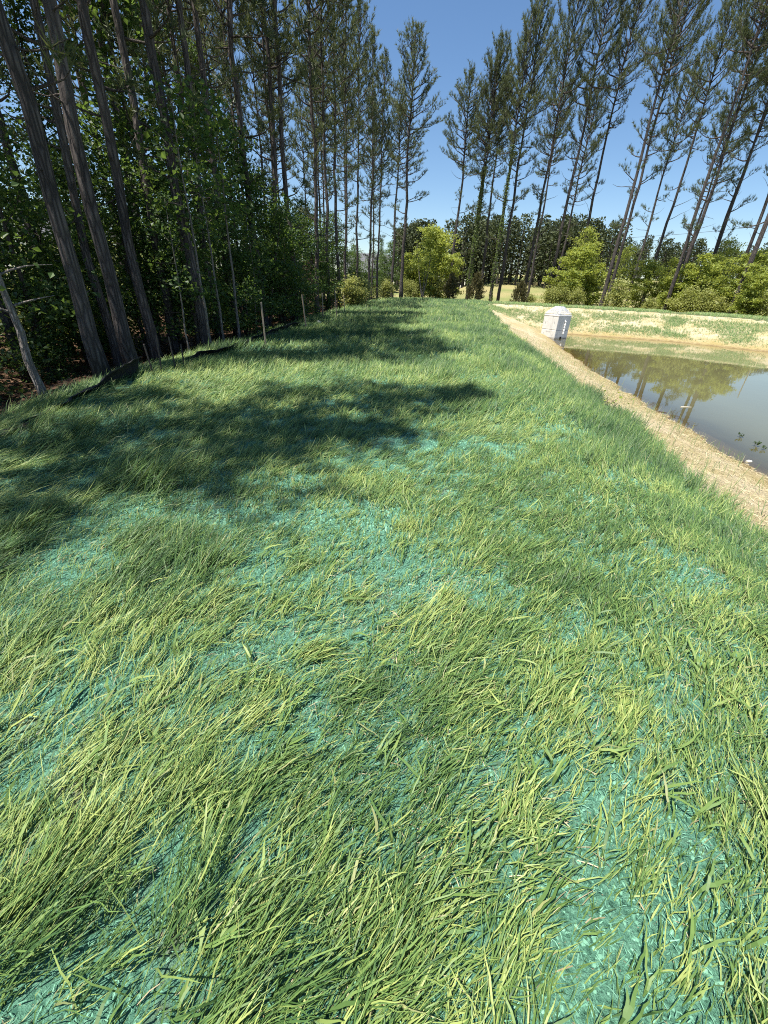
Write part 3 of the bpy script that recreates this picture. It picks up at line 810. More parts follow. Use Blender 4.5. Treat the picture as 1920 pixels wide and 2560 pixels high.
def broad_proto(seed, H, spread, cb, nl, leaves, size, leafmat, barkmat, r0=.06, stems=1, flat=.5, top=.9, tint0=.5, clump=.34):
    r = np.random.default_rng(seed)
    tb = MB(); lb = MB(); C = []
    for s in range(stems):
        hh = H * (1 if s == 0 else r.uniform(.6, .95))
        tp = trunk_pts(hh, r, .06 + .022 * hh, 9)
        if stems > 1:
            tl = r.uniform(.05, .2); ta = 6.28 * s / stems + r.random()
            tp[:, 0] += tp[:, 2] * tl * math.cos(ta); tp[:, 1] += tp[:, 2] * tl * math.sin(ta)
        rad = r0 * (1 if s == 0 else .75) * (1 - tp[:, 2] / (hh * 1.06)) ** .85 + .004; rad[0] *= 1.25
        tb.tube(tp, rad, 8)
        az = r.random() * 6.28
        for i in range(max(3, nl // stems)):
            t = (i + r.random()) / max(3, nl // stems)
            z = hh * (cb + (1 - cb) * t)
            o = np.array((np.interp(z, tp[:, 2], tp[:, 0]), np.interp(z, tp[:, 2], tp[:, 1]), z))
            az += 2.4 + r.normal(0, .4)
            L = spread * (.35 + .65 * math.sin(math.pi * min(1, (.22 + .78 * t) ** .9))) * r.uniform(.6, 1.15)
            if t > .85: L *= .6
            el = R(12) + R(45) * t * top + r.normal(0, R(10)); a = az; pts = [o]
            for j in range(4):
                pts.append(pts[-1] + np.array((math.cos(a) * math.cos(el), math.sin(a) * math.cos(el), math.sin(el))) * L / 4); el -= r.uniform(-.02, .16); a += r.normal(0, .2)
            pts = np.array(pts); lb.tube(pts, np.linspace(max(.006, r0 * .33 * (1 - .6 * t)), .004, 5), 4, False)
            nc = max(2, int(L / .24))
            for j in range(nc):
                f = .22 + .8 * (j + r.random()) / nc
                q = np.array([np.interp(min(f, 1) * 4, np.arange(5), pts[:, c]) for c in range(3)])
                off = r.normal(0, .10 + .22 * min(1, L * .5), 3) * np.array((1, 1, flat))
                C.append(q + off)
                if r.random() < .5: lb.tube([q, q + off], [.005, .003], 3, False)
        C.append(tp[-1])
    C = np.array(C); m = max(1, leaves // len(C))
    tint_c = r.normal(0, .16, len(C))
    P = np.repeat(C, m, 0) + r.normal(0, clump * .62, (len(C) * m, 3)) * np.array((1, 1, flat))
    P[:, 2] = np.maximum(P[:, 2], .06)
    return {'trunk': tb.mesh('broadleaf_trunk', barkmat, True), 'limbs': lb.mesh('broadleaf_limbs', barkmat, True),
            'crown': leaves_mesh('broadleaf_crown', P, leafmat, size, r, .7, tint0)}

def cedar_proto(seed, H, w):
    r = np.random.default_rng(seed); tb = MB(); lb = MB(); P = []; A = []
    tp = trunk_pts(H, r, .15, 8); tb.tube(tp, .045 * (1 - tp[:, 2] / H * .95) + .004, 7)
    az = 0
    for i in range(95):
        t = (i + r.random()) / 95; z = .08 + t * (H - .15); az += 2.4 + r.normal(0, .4)
        L = w * (1 - t ** 1.5) ** .9 * r.uniform(.7, 1.2) * min(1, .7 + t * 1.5) + .12; el = R(16) + R(48) * t + r.normal(0, R(8))
        d = np.array((math.cos(az) * math.cos(el), math.sin(az) * math.cos(el), math.sin(el)))
        o = np.array((np.interp(z, tp[:, 2], tp[:, 0]), np.interp(z, tp[:, 2], tp[:, 1]), z)); e = o + d * L
        lb.tube([o, (o + e) / 2 + r.normal(0, .02, 3), e], [.014, .008, .004], 4, False)
        nt = int(L * 17)
        for j in range(nt):
            f = .42 + .62 * (j + r.random()) / nt
            P.append(o + d * L * f + r.normal(0, .085, 3)); A.append(d * .5 + np.array((0, 0, .8)) + r.normal(0, .3, 3))
    return {'trunk': tb.mesh('cedar_trunk', M['bark_pale'], True), 'limbs': lb.mesh('cedar_limbs', M['bark_pale'], True),
            'crown': needles_mesh('cedar_crown', P, A, M['leaf_cedar'], 8, .17, .04, r, (10, 50), .1)}

def plant(name, proto, label, cat, x, y, s=1.0, sz=None, rz=None, group=None, z=None, parts=None):
    rz = rnd.random() * 6.28 if rz is None else rz
    o = thing(name, label, cat, (x, y, (zs(x, y) if z is None else z) - .03), rz, group, (s, s, s if sz is None else sz))
    for k, me in proto.items():
        c = put(k, me, o)
        if k == 'limbs': c['kind'] = 'stuff'
    return o

# ------------------------------------------------------------------ pines
PR = [pine_proto(101, 20, .60, 2.9, 62, .20, 9, 12, 10), pine_proto(102, 20, .55, 3.0, 66, .19, 11, 10, 10), pine_proto(103, 20, .63, 2.8, 58, .20, 12, 12, 10),
      pine_proto(104, 20, .57, 2.7, 62, .18, 9, 8, 10, True)]
PL = [pine_proto(111, 17, .44, 1.75, 70, .108, 8, 9, 10), pine_proto(112, 17, .40, 1.7, 72, .115, 9, 10, 10), pine_proto(113, 17, .48, 1.85, 66, .106, 8, 12, 10)]

def pine(px, py, Y, top, proto, label, rs=1.0, rz=None, group=None):
    """pine whose upright trunk passes through the photo pixel (px, py) at depth Y"""
    x, y, _ = on_ray(px, py, Y)
    H0 = 20 if proto in PR else 17
    s = (top - zs(x, y)) / H0
    return plant('pine_tree', proto, label, 'tree', x, y, rs, s, rz, group or 'tall pines around the pond')

RIGHT = [
    # px, py, depth, height, proto, label
    (1004, 720, 46.5, 19.0, 1, 'lone pine in the sky gap at the end of the grass bank', .95),
    (984, 640, 50, 15.5, 2, 'thinner pine close behind the lone pine at the end of the bank', .8),
    (1133, 640, 58, 20.5, 0, 'first pine of the long row behind the pond, at the edge of the sky gap', 1),
    (1172, 700, 56, 21.5, 3, 'ivy-wrapped pine rising behind the first cedar bush', .9),
    (1186, 600, 57, 22.5, 3, 'ivy-wrapped pine touching its twin above the second cedar bush', .9),
    (1208, 680, 60, 21.0, 2, 'dark pine behind the pair of ivy-wrapped trunks', .95),
    (1228, 735, 54, 23.5, 3, 'ivy-flecked pine standing between the second and third cedar bush', .95),
    (1252, 720, 55, 24.5, 1, 'straight pine just beside the third cedar bush', 1),
    (1318, 680, 58, 24.0, 1, 'pine with low tufted boughs beyond the meadow gap', 1),
    (1402, 590, 58, 25.0, 0, 'pine rising from behind the rounded light green maple', 1.1),
    (1478, 540, 60, 25.0, 2, 'pine with a bare snag above the maple', 1.05),
    (1503, 760, 51, 25.5, 0, 'grey pine standing directly on the grass crest behind the concrete box', 1.0),
    (1540, 680, 55, 26.0, 1, 'pine close beside the grey crest pine, a little farther back', 1.0),
    (1665, 560, 60, 24.0, 2, 'pine with dense low boughs against the sky above the thicket', 1.0),
    (1663, 768, 51, 26.0, 0, 'pine on the crest before the gap showing tan meadow', 1.05),
    (1701, 700, 54, 26.5, 1, 'pine leaning companion just behind the crest pine at the meadow gap', 1.1),
    (1765, 700, 56, 25.0, 2, 'mottled pine half hidden by light green saplings', 1.0),
    (1800, 600, 58, 26.0, 1, 'dark pine close beside the mottled pine among saplings', .95),
    (1828, 770, 47, 26.0, 0, 'thick pine whose base shows dark among the shrubs, near the frame edge', 1.25),
    (1900, 560, 52, 25.0, 2, 'pine nearest the edge of view above the last thicket', 1.0),
    (1420, 560, 66, 23.0, 1, 'slim pine far behind the rounded maple', .9),
    (1600, 640, 64, 24.0, 0, 'slim pine behind the crest, over the dark shrub stem', .95),
    (1740, 560, 66, 24.0, 1, 'slim pine far behind the mottled pine', .95),
    (1345, 600, 66, 22.5, 2, 'slim pine far back between the meadow gap and the maple', .9),
]
for i, (px, py, Y, top, pi, lab, rs) in enumerate(RIGHT): pine(px, py, Y, top + (3.5 if 8 <= i < 20 else 0), PR[pi], lab, rs)

LEFT = [
    (265, 960, 7.4, 19.0, 1, 'grey pine trunk at the silt fence just past the pale dead sapling', .95),
    (328, 900, 8.7, 19.5, 0, 'thickest pine trunk, standing beside the black fabric lump', 1.05),
    (268, 800, 10.2, 16.5, 2, 'dark slim pine squeezed between the two big fence-side trunks', .8),
    (385, 860, 10.6, 18.5, 2, 'dark pine trunk behind the fence, wrapped by green leaves halfway up', 1.0),
    (430, 840, 12.5, 17.5, 0, 'ivy-hung pine behind the leafy column of the wood', .95),
    (517, 880, 11.6, 18.5, 1, 'straight grey pine with a pale sapling at its foot', .98),
    (541, 800, 14.5, 18, 2, 'pine just behind the straight grey one with the sapling', .9),
    (585, 760, 16, 18, 0, 'dark pine near the cluster of pale thin stems', .95),
    (652, 700, 18, 18.5, 1, 'long bare pine trunk standing clear of leaves to half its height', 1.05),
    (692, 640, 21, 18, 2, 'second bare pine trunk just past the long one', 1.0),
    (737, 780, 21, 17.5, 0, 'pine trunk with flaking pale flecks behind the wooden stakes', 1.05),
    (789, 640, 26, 17.5, 1, 'pine trunk beside the withered brown sapling', 1.0),
    (820, 740, 28, 17, 2, 'pine trunk rising behind the low dark rounded shrub', .95),
    (866, 690, 34, 16.8, 0, 'slender pine with a crown top standing free against the blue sky', .95),
    (893, 700, 37, 16.6, 2, 'slender pine near the house roof, second along the thinning wood edge', .9),
    (921, 720, 40, 16.4, 1, 'dark pine in front of the far house roof', .95),
    (944, 735, 42, 16.0, 0, 'dark pine at the last bend of the wood edge, before the gap', .85),
    (848, 640, 31, 17.2, 1, 'pine with thin crown behind the shrub at the wood edge', .95),
]
for (px, py, Y, top, pi, lab, rs) in LEFT: pine(px, py, Y, top, PL[pi], lab, rs, None, 'pines along the shaded wood edge')
# pines beside and behind the camera at the wood edge: their crowns hang into view and shade the grass
EDGE = [(-6.0, .9, 17.5, 2, 'pine just behind the frame edge at the wood margin'),
        (-4.9, 2.6, 18.5, 1, 'tall pine beside the near grass, its long shadow crossing the bank'),
        (-6.6, 6.6, 17.5, 0, 'dark pine behind the pale dead sapling at the frame edge'),
        (-9.5, 1.4, 19, 2, 'pine behind the nearest fence corner, mostly out of view')]
for (x, y, top, pi, lab) in EDGE: plant('pine_tree', PL[pi], lab, 'tree', x, y, 1.0, top / 17, None, 'pines along the shaded wood edge')
DEEP = [(-9.0, 5.2), (-9.8, 8.5), (-9.4, 12.5), (-10.5, 14), (-9.3, 17.5), (-9.6, 22.5), (-9.5, 27.5), (-8.6, 32), (-8.2, 36), (-6.6, 42), (-11.5, 20), (-11.8, 31), (-4.9, 46), (-8.8, 47), (-12.3, 9), (-2.5, 50),
        (-8.4, 9.6), (-11.4, 5.8), (-11.2, 11.4), (-12.6, 16.5), (-8.2, 15.2), (-11, 25.5), (-12.8, 22), (-8.0, 19.8), (-7.8, 25), (-10.4, 30), (-7.4, 29.5), (-11.2, 36), (-9.4, 40.5), (-5.9, 38.8), (-12.6, 27.5), (-10.2, 3.2), (-12.5, 12.8), (-14, 19)]
for i, (x, y) in enumerate(DEEP):
    plant('pine_tree', PL[i % 3], 'slim dark pine standing deep among the shaded trees', 'tree', x, y, rnd.uniform(.75, 1.0), rnd.uniform(15.5, 18.5) / 17, None, 'pines deep in the shaded wood')

# ------------------------------------------------------------------ broadleaf trees, shrubs, cedars
BD = [broad_proto(201, 6.2, 1.9, .14, 34, 6500, .12, M['leaf_dark'], M['limb'], .075), broad_proto(202, 4.6, 1.6, .12, 30, 5500, .11, M['leaf_dark'], M['limb'], .06, 2), broad_proto(203, 11, 1.3, .12, 60, 8000, .13, M['leaf_dark'], M['limb'], .10, 1, .7)]
BL = [broad_proto(211, 7, 2.8, .18, 40, 8500, .20, M['leaf_light'], M['limb'], .07, 2, .5), broad_proto(212, 5.5, 1.9, .15, 30, 5500, .19, M['leaf_light'], M['limb'], .05, 2, .5), broad_proto(213, 9, 2.2, .3, 40, 4200, .17, M['leaf_light'], M['bark_pale'], .08, 1, .6)]
BS = [broad_proto(221, 1.9, 1.0, .05, 26, 2600, .12, M['leaf_shrub'], M['limb'], .02, 4, .8), broad_proto(222, 2.6, 1.1, .05, 30, 3200, .13, M['leaf_shrub'], M['limb'], .025, 4, .8), broad_proto(223, 1.2, .8, .05, 20, 1500, .09, M['leaf_dark'], M['limb'], .015, 5, .8)]
CD = [cedar_proto(231, 2.6, .95), cedar_proto(232, 2.4, 1.05)]
SAP = [broad_proto(241, 5.0, .8, .55, 12, 420, .13, M['leaf_dark'], M['bark_pale'], .032, 1), broad_proto(242, 4.0, .7, .4, 12, 300, .12, M['leaf_dark'], M['bark_pale'], .026, 1)]
DEAD = broad_proto(251, 2.9, .6, .35, 14, 60, .09, M['leaf_dark'], M['bark_pale'], .055, 1)
BROWN = broad_proto(252, 2.4, .7, .3, 18, 700, .10, M['leaf_brown'], M['bark_pale'], .022, 1)
FORK = broad_proto(253, 5.2, 1.2, .5, 14, 900, .16, M['leaf_light'], M['bark_pale'], .085, 3)

def grow(name, proto, label, cat, px, py, Y, s, sz=None, group=None):
    x, y, _ = on_ray(px, py, Y)
    return plant(name, proto, label, cat, x, y, s, sz, None, group)
U = 'leafy understory trees in the shaded wood'
for (px, py, Y, pi, s, lab) in [
    (420, 700, 14, 2, 1.0, 'tall narrow leafy tree hung with foliage like a green column'),
    (600, 700, 17.5, 0, 1.0, 'broad leafy tree with sunlit top leaves behind the pale stems'),
    (700, 690, 20, 1, 1.15, 'leafy tree with light catching its outer spray near the stakes'),
    (470, 700, 12.8, 1, .95, 'bushy dark leafy tree beside the straight grey pine'),
    (330, 700, 12.5, 0, .85, 'leafy tree filling the gap behind the thickest pine'),
    (160, 700, 11.5, 1, .95, 'dim leafy tree behind the pale dead sapling'),
    (40, 680, 10, 1, 1.0, 'dim leafy tree at the darkest corner of the wood'),
    (560, 690, 22, 2, .85, 'tall leafy tree deep behind the bare pine trunks'),
    (612, 800, 15, 1, .8, 'leafy tree spilling over the fence just past the pale stems'),
    (672, 780, 18.5, 1, .9, 'leafy tree leaning out to the grass edge before the long bare trunk'),
    (728, 760, 22, 1, .9, 'leafy tree at the grass edge between the wooden stakes'),
    (795, 750, 27, 1, .95, 'leafy tree at the grass edge before the dark rounded shrub'),
    (760, 640, 30, 0, .95, 'dark round-topped leafy tree beyond the withered sapling'),
    (830, 640, 36, 0, .95, 'dark leafy tree under the slender free-standing pine'),
    (660, 720, 24, 1, 1.1, 'low spreading leafy tree deep in the wood'),
    (230, 690, 15, 2, .8, 'tall leafy tree seen between the fence-side trunks'),
    (905, 660, 52, 1, 1.0, 'leafy tree beside the far house roof'),
    (885, 660, 58, 0, .9, 'leafy tree hiding the gable end of the far house'),
    (935, 690, 60, 1, 1.1, 'low leafy tree just before the far house'),
    (975, 660, 62, 0, 1.0, 'tall leafy tree beyond the dark pine at the last bend'),
    (955, 600, 66, 2, .62, 'narrow leafy tree beside the sky gap near the house'),
    (960, 690, 53, 1, .95, 'leafy tree between the house and the lone pine')]:
    grow('understory_tree', BD[pi], lab, 'tree', px, py, Y, s, None, U)
for i, (x, y, p, s) in enumerate([(-8.6, 7, 1, .8), (-10.5, 10.5, 1, .9), (-9, 14, 0, .8), (-7.5, 17, 1, .85), (-9.5, 20, 0, .9), (-7.6, 28, 1, 1), (-6.5, 33, 0, .9), (-9, 38, 0, 1), (-5.5, 40, 1, .9), (-7, 46, 0, .95), (-11.5, 24, 0, .9), (-12.5, 14.5, 1, 1), (-12.2, 6, 1, .8), (-4.5, 50, 1, 1)]):
    plant('understory_tree', BD[p], 'dim leafy tree filling the wood behind the front trunks', 'tree', x, y, s, None, None, 'dim filler trees in the wood')
S1 = 'pale slim saplings along the silt fence'
for (px, py, Y, pr, s, lab) in [(120, 1000, 5.6, DEAD, 1.0, 'pale dead sapling leaning bare at the fence corner'),
    (530, 870, 11.2, SAP[0], 1.0, 'pale sapling stem against the foot of the straight grey pine'),
    (562, 860, 12.0, SAP[0], .95, 'pale sapling stem, first past the straight grey pine'),
    (597, 850, 12.6, SAP[0], 1.05, 'pale sapling stem, second past the straight grey pine'),
    (478, 900, 10.6, SAP[1], .8, 'short thin sapling before the straight grey pine'),
    (642, 840, 15.2, SAP[1], .9, 'thin sapling by the crumpled end of the fence fabric'),
    (225, 880, 9.6, SAP[1], .9, 'crooked thin sapling beyond the pale dead one'),
    (1060, 680, 50, FORK, 1.0, 'forked pale-stemmed young tree beyond the end of the bank')]:
    grow('sapling', pr, lab, 'tree', px, py, Y, s, None, S1)
grow('sapling', BROWN, 'withered brown-leaved sapling at the wood edge', 'tree', 768, 790, 23, 1.0, None, S1)
L1 = 'light green young trees behind the pond'
for (px, py, Y, pi, s, lab) in [(1418, 720, 53, 0, 1.0, 'rounded yellow-green maple in front of the dark far pines'),
    (1470, 620, 56, 2, 1.0, 'thin pale-leaved tree poking above the rounded maple'),
    (1480, 700, 54, 1, 1.0, 'yellow-green young tree beside the grey crest pine'),
    (1620, 700, 56, 0, .9, 'layered light green tree filling the middle of the thicket'),
    (1690, 680, 58, 1, 1.2, 'light green tree behind the pine at the meadow gap'),
    (1780, 680, 54, 0, .95, 'light green tree by the mottled pine'),
    (1860, 660, 50, 0, 1.0, 'leafy green tree around the thick pine at the frame edge'),
    (1920, 660, 47, 1, 1.2, 'leafy tree cut by the frame edge'),
    (1690, 700, 52, 1, .95, 'yellow-green sapling clump past the meadow gap'),
    (1735, 690, 51, 1, 1.2, 'bright leafy tree between the crest pine and the mottled pine'),
    (1560, 660, 58, 2, .85, 'thin pale-leaved tree behind the grey crest pine'),
    (1820, 640, 55, 2, .95, 'thin pale-leaved tree behind the thick edge pine'),
    (1885, 720, 45, 1, .9, 'bright small tree before the last thicket'),
    (1080, 680, 53, 0, 1.05, 'bright green tree behind the forked pale-stemmed one'),
    (1100, 640, 60, 0, 1.2, 'tall leafy green tree left of the far pine stand'),
    (1030, 690, 54, 1, .9, 'small bright tree beside the lone pine')]:
    grow('young_tree', BL[pi], lab, 'tree', px, py, Y, s * 1.0, None, L1)
L2 = 'yellowish shrubs along the far bank'
for (px, py, Y, pi, s, lab) in [(1375, 740, 51, 0, 1.0, 'yellowish shrub under the rounded maple'), (1405, 745, 50.5, 1, .8, 'shrub behind the cage of the concrete box'),
    (1440, 750, 50, 0, .95, 'low shrub beside the concrete box top'), 
    (1545, 745, 50.5, 1, 1.25, 'tall loose shrub past the grey crest pine'), 
    (1625, 760, 49.5, 0, .9, 'sparse shrub at the meadow gap'), (1710, 765, 48.5, 1, 1.15, 'dense shrub past the crest pine'),
    (1745, 768, 48, 1, 1.1, 'dense shrub under the mottled pine'), (1785, 770, 47.5, 1, 1.0, 'shrub before the light green saplings'),
    (1865, 785, 45, 0, 1.1, 'dark-footed shrub by the thick edge pine'), (1910, 790, 43.5, 1, 1.0, 'shrub cut by the frame edge'),
    (1330, 735, 52, 0, .7, 'small shrub at the meadow opening'), (1020, 730, 50, 0, .9, 'shrub at the foot of the lone pine'), (1095, 730, 52, 1, .9, 'shrub before the first cedar bush'), (965, 735, 48, 0, .9, 'yellow-lit shrub left of the lone pine'), (1045, 735, 51.5, 0, .8, 'shrub by the forked pale-stemmed tree')]:
    grow('shrub', BS[pi], lab, 'shrub', px, py, Y, s * 1.08, None, L2)
for (px, py, Y, pi, s, lab) in [(1128, 730, 50.5, 0, .95, 'dark green cedar bush, first of the cedars beside the bank'), (1187, 735, 51, 0, 1.05, 'bronze cedar bush between the ivy-wrapped pines'), (1298, 745, 51.5, 1, 1.0, 'bronze cedar bush with a bare pale stem by the meadow gap')]:
    grow('cedar_bush', CD[pi], lab, 'shrub', px, py, Y, s, None, 'young cedars at the end of the bank')
grow('shrub', BS[1], 'low dark rounded shrub at the wood edge', 'shrub', 880, 755, 30, 1.1, .65, 'shrubs of the wood edge')
grow('shrub', BS[0], 'shaded shrub beside the low rounded one', 'shrub', 905, 750, 33, .9, .8, 'shrubs of the wood edge')
for i in range(46):
    x = rnd.uniform(-13, -5.4); y = rnd.uniform(4, 40)
    if x > float(np.interp(y, [5, 11, 26, 40], [-5.6, -5.2, -4.3, -2.9])): continue
    plant('undergrowth_shrub', BS[2] if i % 3 else BS[0], 'small shaded shrub on the forest floor', 'shrub', x, y, rnd.uniform(.5, 1.0), None, None, 'small shrubs on the forest floor')
for i in range(22):
    x = rnd.uniform(-21, -13.5); y = rnd.uniform(2, 45)
    plant('shrub', BS[i % 2], 'sunlit shrub at the back of the wood', 'shrub', x, y, rnd.uniform(.8, 1.5), None, None, 'sunlit shrubs behind the wood')
x, y = march(1522, 1040)
plant('weed', broad_proto(261, .28, .16, .2, 8, 60, .07, M['leaf_light'], M['limb'], .004, 3), 'bright yellow-green broad-leaved weed in the grass by the shore', 'weed', x, y, 1.0)

# ------------------------------------------------------------------ far woods (one mass)
def woods(name, trees, seed, label, leaf=.75, per=210):
    r = np.random.default_rng(seed); tb = MB(); C = []
    for (x, y, h) in trees:
        z0 = zs(x, y); tb.tube([(x, y, z0 - .3), (x + r.normal(0, .2), y, z0 + h * .8)], [.2, .08], 5, False)
        n = int(per * (h / 15))
        t = r.random(n) ** .75; rad = (.9 + 1.7 * np.sin(np.pi * np.clip(t * .8 + .12, 0, 1))) * r.uniform(.8, 1.2) * np.sqrt(r.random(n)) * h / 15
        a = r.random(n) * 6.28
        C.append(np.stack((x + rad * np.cos(a), y + rad * np.sin(a), z0 + h * (.06 + .94 * t)), -1))
    P = np.vstack(C)
    me = leaves_mesh(name, P, M['far_needle'], leaf, r, .35, .45, .28)
    o = tag(put(name, me), label, 'woods', kind='stuff')
    put('trunks', tb.mesh(name + '_trunks', M['bark']), o)['kind'] = 'stuff'
    return o
T = []
r_ = np.random.default_rng(77)
for i in range(150):
    T.append((r_.uniform(0, 42), r_.uniform(90, 108), r_.uniform(9, 12)))
for i in range(300):
    T.append((r_.uniform(38, 190), r_.uniform(122, 150), r_.uniform(7.5, 10.5)))
woods('far_pine_wood', T, 78, 'dark pine wood across the meadow behind the pond', .46, 520)
T = []
for i in range(130):
    T.append((r_.uniform(-95, -46), r_.uniform(-10, 95), r_.uniform(6, 9.5)))
for i in range(26):
    T.append((r_.uniform(-42, 0), r_.uniform(92, 112), r_.uniform(5, 7)))
woods('back_wood', T, 79, 'hazy green wood behind the sunny clearing')

# ------------------------------------------------------------------ concrete riser in the pond
def build_riser():
    # front edge stands at the photo pixel (1385, 847) on the water
    d = ray(1385, 847); k = (WATER_Z - CAM_H) / d[2]; fxx, fyy = k * d[0], k * d[1]
    ang = R(-60)                                                # left face looks back towards the wood side
    W, D = 1.32, 1.32
    ux = np.array((math.cos(ang), math.sin(ang))); uy = np.array((-math.sin(ang), math.cos(ang)))
    # the edge between the two faces we see is the corner (+W/2, -D/2)
    cxy = np.array((fxx, fyy)) - ux * W / 2 + uy * D / 2
    o = thing('drainage_riser', 'white concrete drainage box with a caged top standing in the pond edge', 'drain structure', (cxy[0], cxy[1], WATER_Z), ang)
    H1, H2 = .56, 1.44
    def block(z0, z1, name):
        m = MB(); m.box((0, 0, (z0 + z1) / 2), (W, D, z1 - z0), None, .02); return put(name, m.mesh(name, M['concrete']), o)
    block(-1.1, H1 - .008, 'lower_block')
    block(H1 + .008, H2, 'upper_block')
    m = MB(); m.box((0, 0, H1), (W - .05, D - .05, .02)); put('joint', m.mesh('joint', M['dark_hole']), o)
    m = MB(); m.box((0, 0, H2 + .045), (W + .03, D + .03, .085), None, .015); put('lid_slab', m.mesh('lid_slab', M['concrete']), o)
    for (x, z) in ((-.42, .98), (.40, 1.02), (-.42, .25), (.40, .22)):
        m = MB(); m.tube([(x, -D / 2 + .03, z - .08), (x, -D / 2 + .03, z + .08)], .034, 8); put('lifting_slot', m.mesh('lifting_slot', M['dark_hole']), o)
    # white pipe with couplings on the shaded face
    m = MB(); xp = W / 2 + .07; yp = .10
    m.tube([(xp, yp, .30), (xp, yp, 1.16)], .045, 10)
    for z in (.34, .52, .70, .88, 1.10): m.tube([(xp, yp, z), (xp, yp, z + .07)], .062, 10)
    m.tube([(xp, yp, 1.14), (W / 2 - .01, yp + .02, 1.17)], .04, 8)
    put('pipe', m.mesh('pipe', M['pvc']), o)
    m = MB(); m.box((W / 2 + .002, -.02, .02), (.01, .2, .22)); put('outlet_notch', m.mesh('outlet_notch', M['dark_hole']), o)
    # faint cast lettering, too worn to read
    m = MB()
    for i, x in enumerate(np.linspace(-.22, .16, 9)): m.box((x, -D / 2 - .002, .42 + .012 * math.sin(i * 2)), (.022, .004, .05 + .02 * (i % 3)), None)
    put('worn_marking', m.mesh('worn_marking', simple('faint_grey_print', (.33, .33, .325), .9, .1)), o)
    # trash rack: hipped cage of bars
    zb, zt = H2 + .09, H2 + .62; hb, ht = W / 2 - .03, .20
    m = MB()
    def corner(s, t, f): return np.array((s * (hb + (ht - hb) * f), t * (hb + (ht - hb) * f), zb + .09 + (zt - zb - .09) * f))
    for s, t in ((-1, -1), (1, -1), (1, 1), (-1, 1)):
        m.tube([(s * hb, t * hb, zb - .02), (s * hb, t * hb, zb + .09), corner(s, t, 1)], .014, 6)
    cs = [(-1, -1), (1, -1), (1, 1), (-1, 1), (-1, -1)]
    for (a, b) in zip(cs[:-1], cs[1:]):
        for f in (0, 1): m.tube([corner(*a, f), corner(*b, f)], .014, 6)
        m.tube([(a[0] * hb, a[1] * hb, zb), (b[0] * hb, b[1] * hb, zb)], .014, 6)
    put('cage_frame', m.mesh('cage_frame', M['steel']), o)
    for (a, b) in zip(cs[:-1], cs[1:]):
        m = MB()
        for i in range(1, 15):
            f = i / 15.0
            p0 = corner(*a, 0) * (1 - f) + corner(*b, 0) * f; p1 = corner(*a, 1) * (1 - f) + corner(*b, 1) * f
            m.tube([p0 - np.array((0, 0, .09)), p0, p1], .0085, 5, False)
        for f in (.22, .44, .66, .86): m.tube([corner(*a, f), corner(*b, f)], .0085, 5, False)
        put('bar_grate', m.mesh('bar_grate', M['steel']), o)['kind'] = 'stuff'
    m = MB(); m.box((0, 0, zt + .006), (2 * ht, 2 * ht, .012)); put('hatch', m.mesh('hatch', M['steel']), o)
    m = MB(); m.tube([(-.05, 0, zt - .1), (-.03, 0, zt + .30)], .016, 7); m.box((-.03, 0, zt + .31), (.12, .03, .03)); put('rod', m.mesh('rod', M['rod']), o)
build_riser()

# ------------------------------------------------------------------ silt fence along the wood
def build_fence():
    o = thing('silt_fence', 'collapsed black silt fence sagging along the wood edge', 'fence', (-5.0, 8.0, zs(-5, 8)))
    base = np.array(o.location)
    run = [(0, 1105), (60, 1075), (130, 1040), (200, 1005), (262, 980), (310, 962), (368, 935)]
    run2 = [(470, 915), (530, 893), (590, 880), (650, 850), (700, 838), (755, 815)]
    def fabric(pix, hs, seed):
        r = np.random.default_rng(seed)
        P = [march(*p) for p in pix]; P = np.array(P) - np.array((.12, .0))
        s = np.concatenate(([0], np.cumsum(np.hypot(*np.diff(P, axis=0).T)))); n = int(s[-1] / .07) + 2
        t = np.linspace(0, s[-1], n); x = np.interp(t, s, P[:, 0]); y = np.interp(t, s, P[:, 1]); h = np.interp(t, s, hs)
        h = h * (.75 + .5 * fbm(t * 2.3, t * 0 + seed, seed, 3))
        z = gz(x, y); rows = 7; V = []
        for i in range(rows):
            f = i / (rows - 1)
            off = .06 * np.sin(f * 3.1) + (fbm(t * 4, t * 0 + f * 3, seed + 3, 3) - .5) * .16 * (f + .2) - f * .10
            V.append(np.stack((x - off, y + off * .2, z - .03 + h * f * (1 - .15 * f)), -1))
        V = np.stack(V, 1).reshape(-1, 3) - base
        q = [(j * rows + i, (j + 1) * rows + i, (j + 1) * rows + i + 1, j * rows + i + 1) for j in range(n - 1) for i in range(rows - 1)]
        me = mesh_np('fabric', V, None, q, M['fabric'], None, True)
        f_o = put('fabric', me, o); sm = f_o.modifiers.new('thick', 'SOLIDIFY'); sm.thickness = .006
    fabric(run, [.07, .08, .12, .16, .22, .3, .34], 301)
    fabric(run2, [.18, .2, .22, .2, .26, .24], 302)
    for (px, py, h, dark) in [(440, 925, .55, 1), (405, 935, .6, 1), (385, 940, .5, 1), (462, 918, .4, 1), (665, 868, 1.0, 0), (766, 822, 1.05, 0), (808, 800, 1.0, 0), (842, 796, 1.15, 0), (861, 780, .8, 0)]:
        x, y = march(px, py); z = zs(x, y)
        m = MB(); m.box((0, 0, h / 2 - .1), (.022, .022, h + .2) if dark else (.04, .04, h + .2), None, .005)
        s = put('stake', m.mesh('stake', M['dark_stake'] if dark else M['wood_stake']), o)
        s.location = (x - base[0], y - base[1], z - base[2]); s.rotation_euler = (rnd.uniform(-.06, .06), rnd.uniform(-.08, .08), rnd.random())
        if not dark: s['label'] = 'pale wooden fence stake'
build_fence()
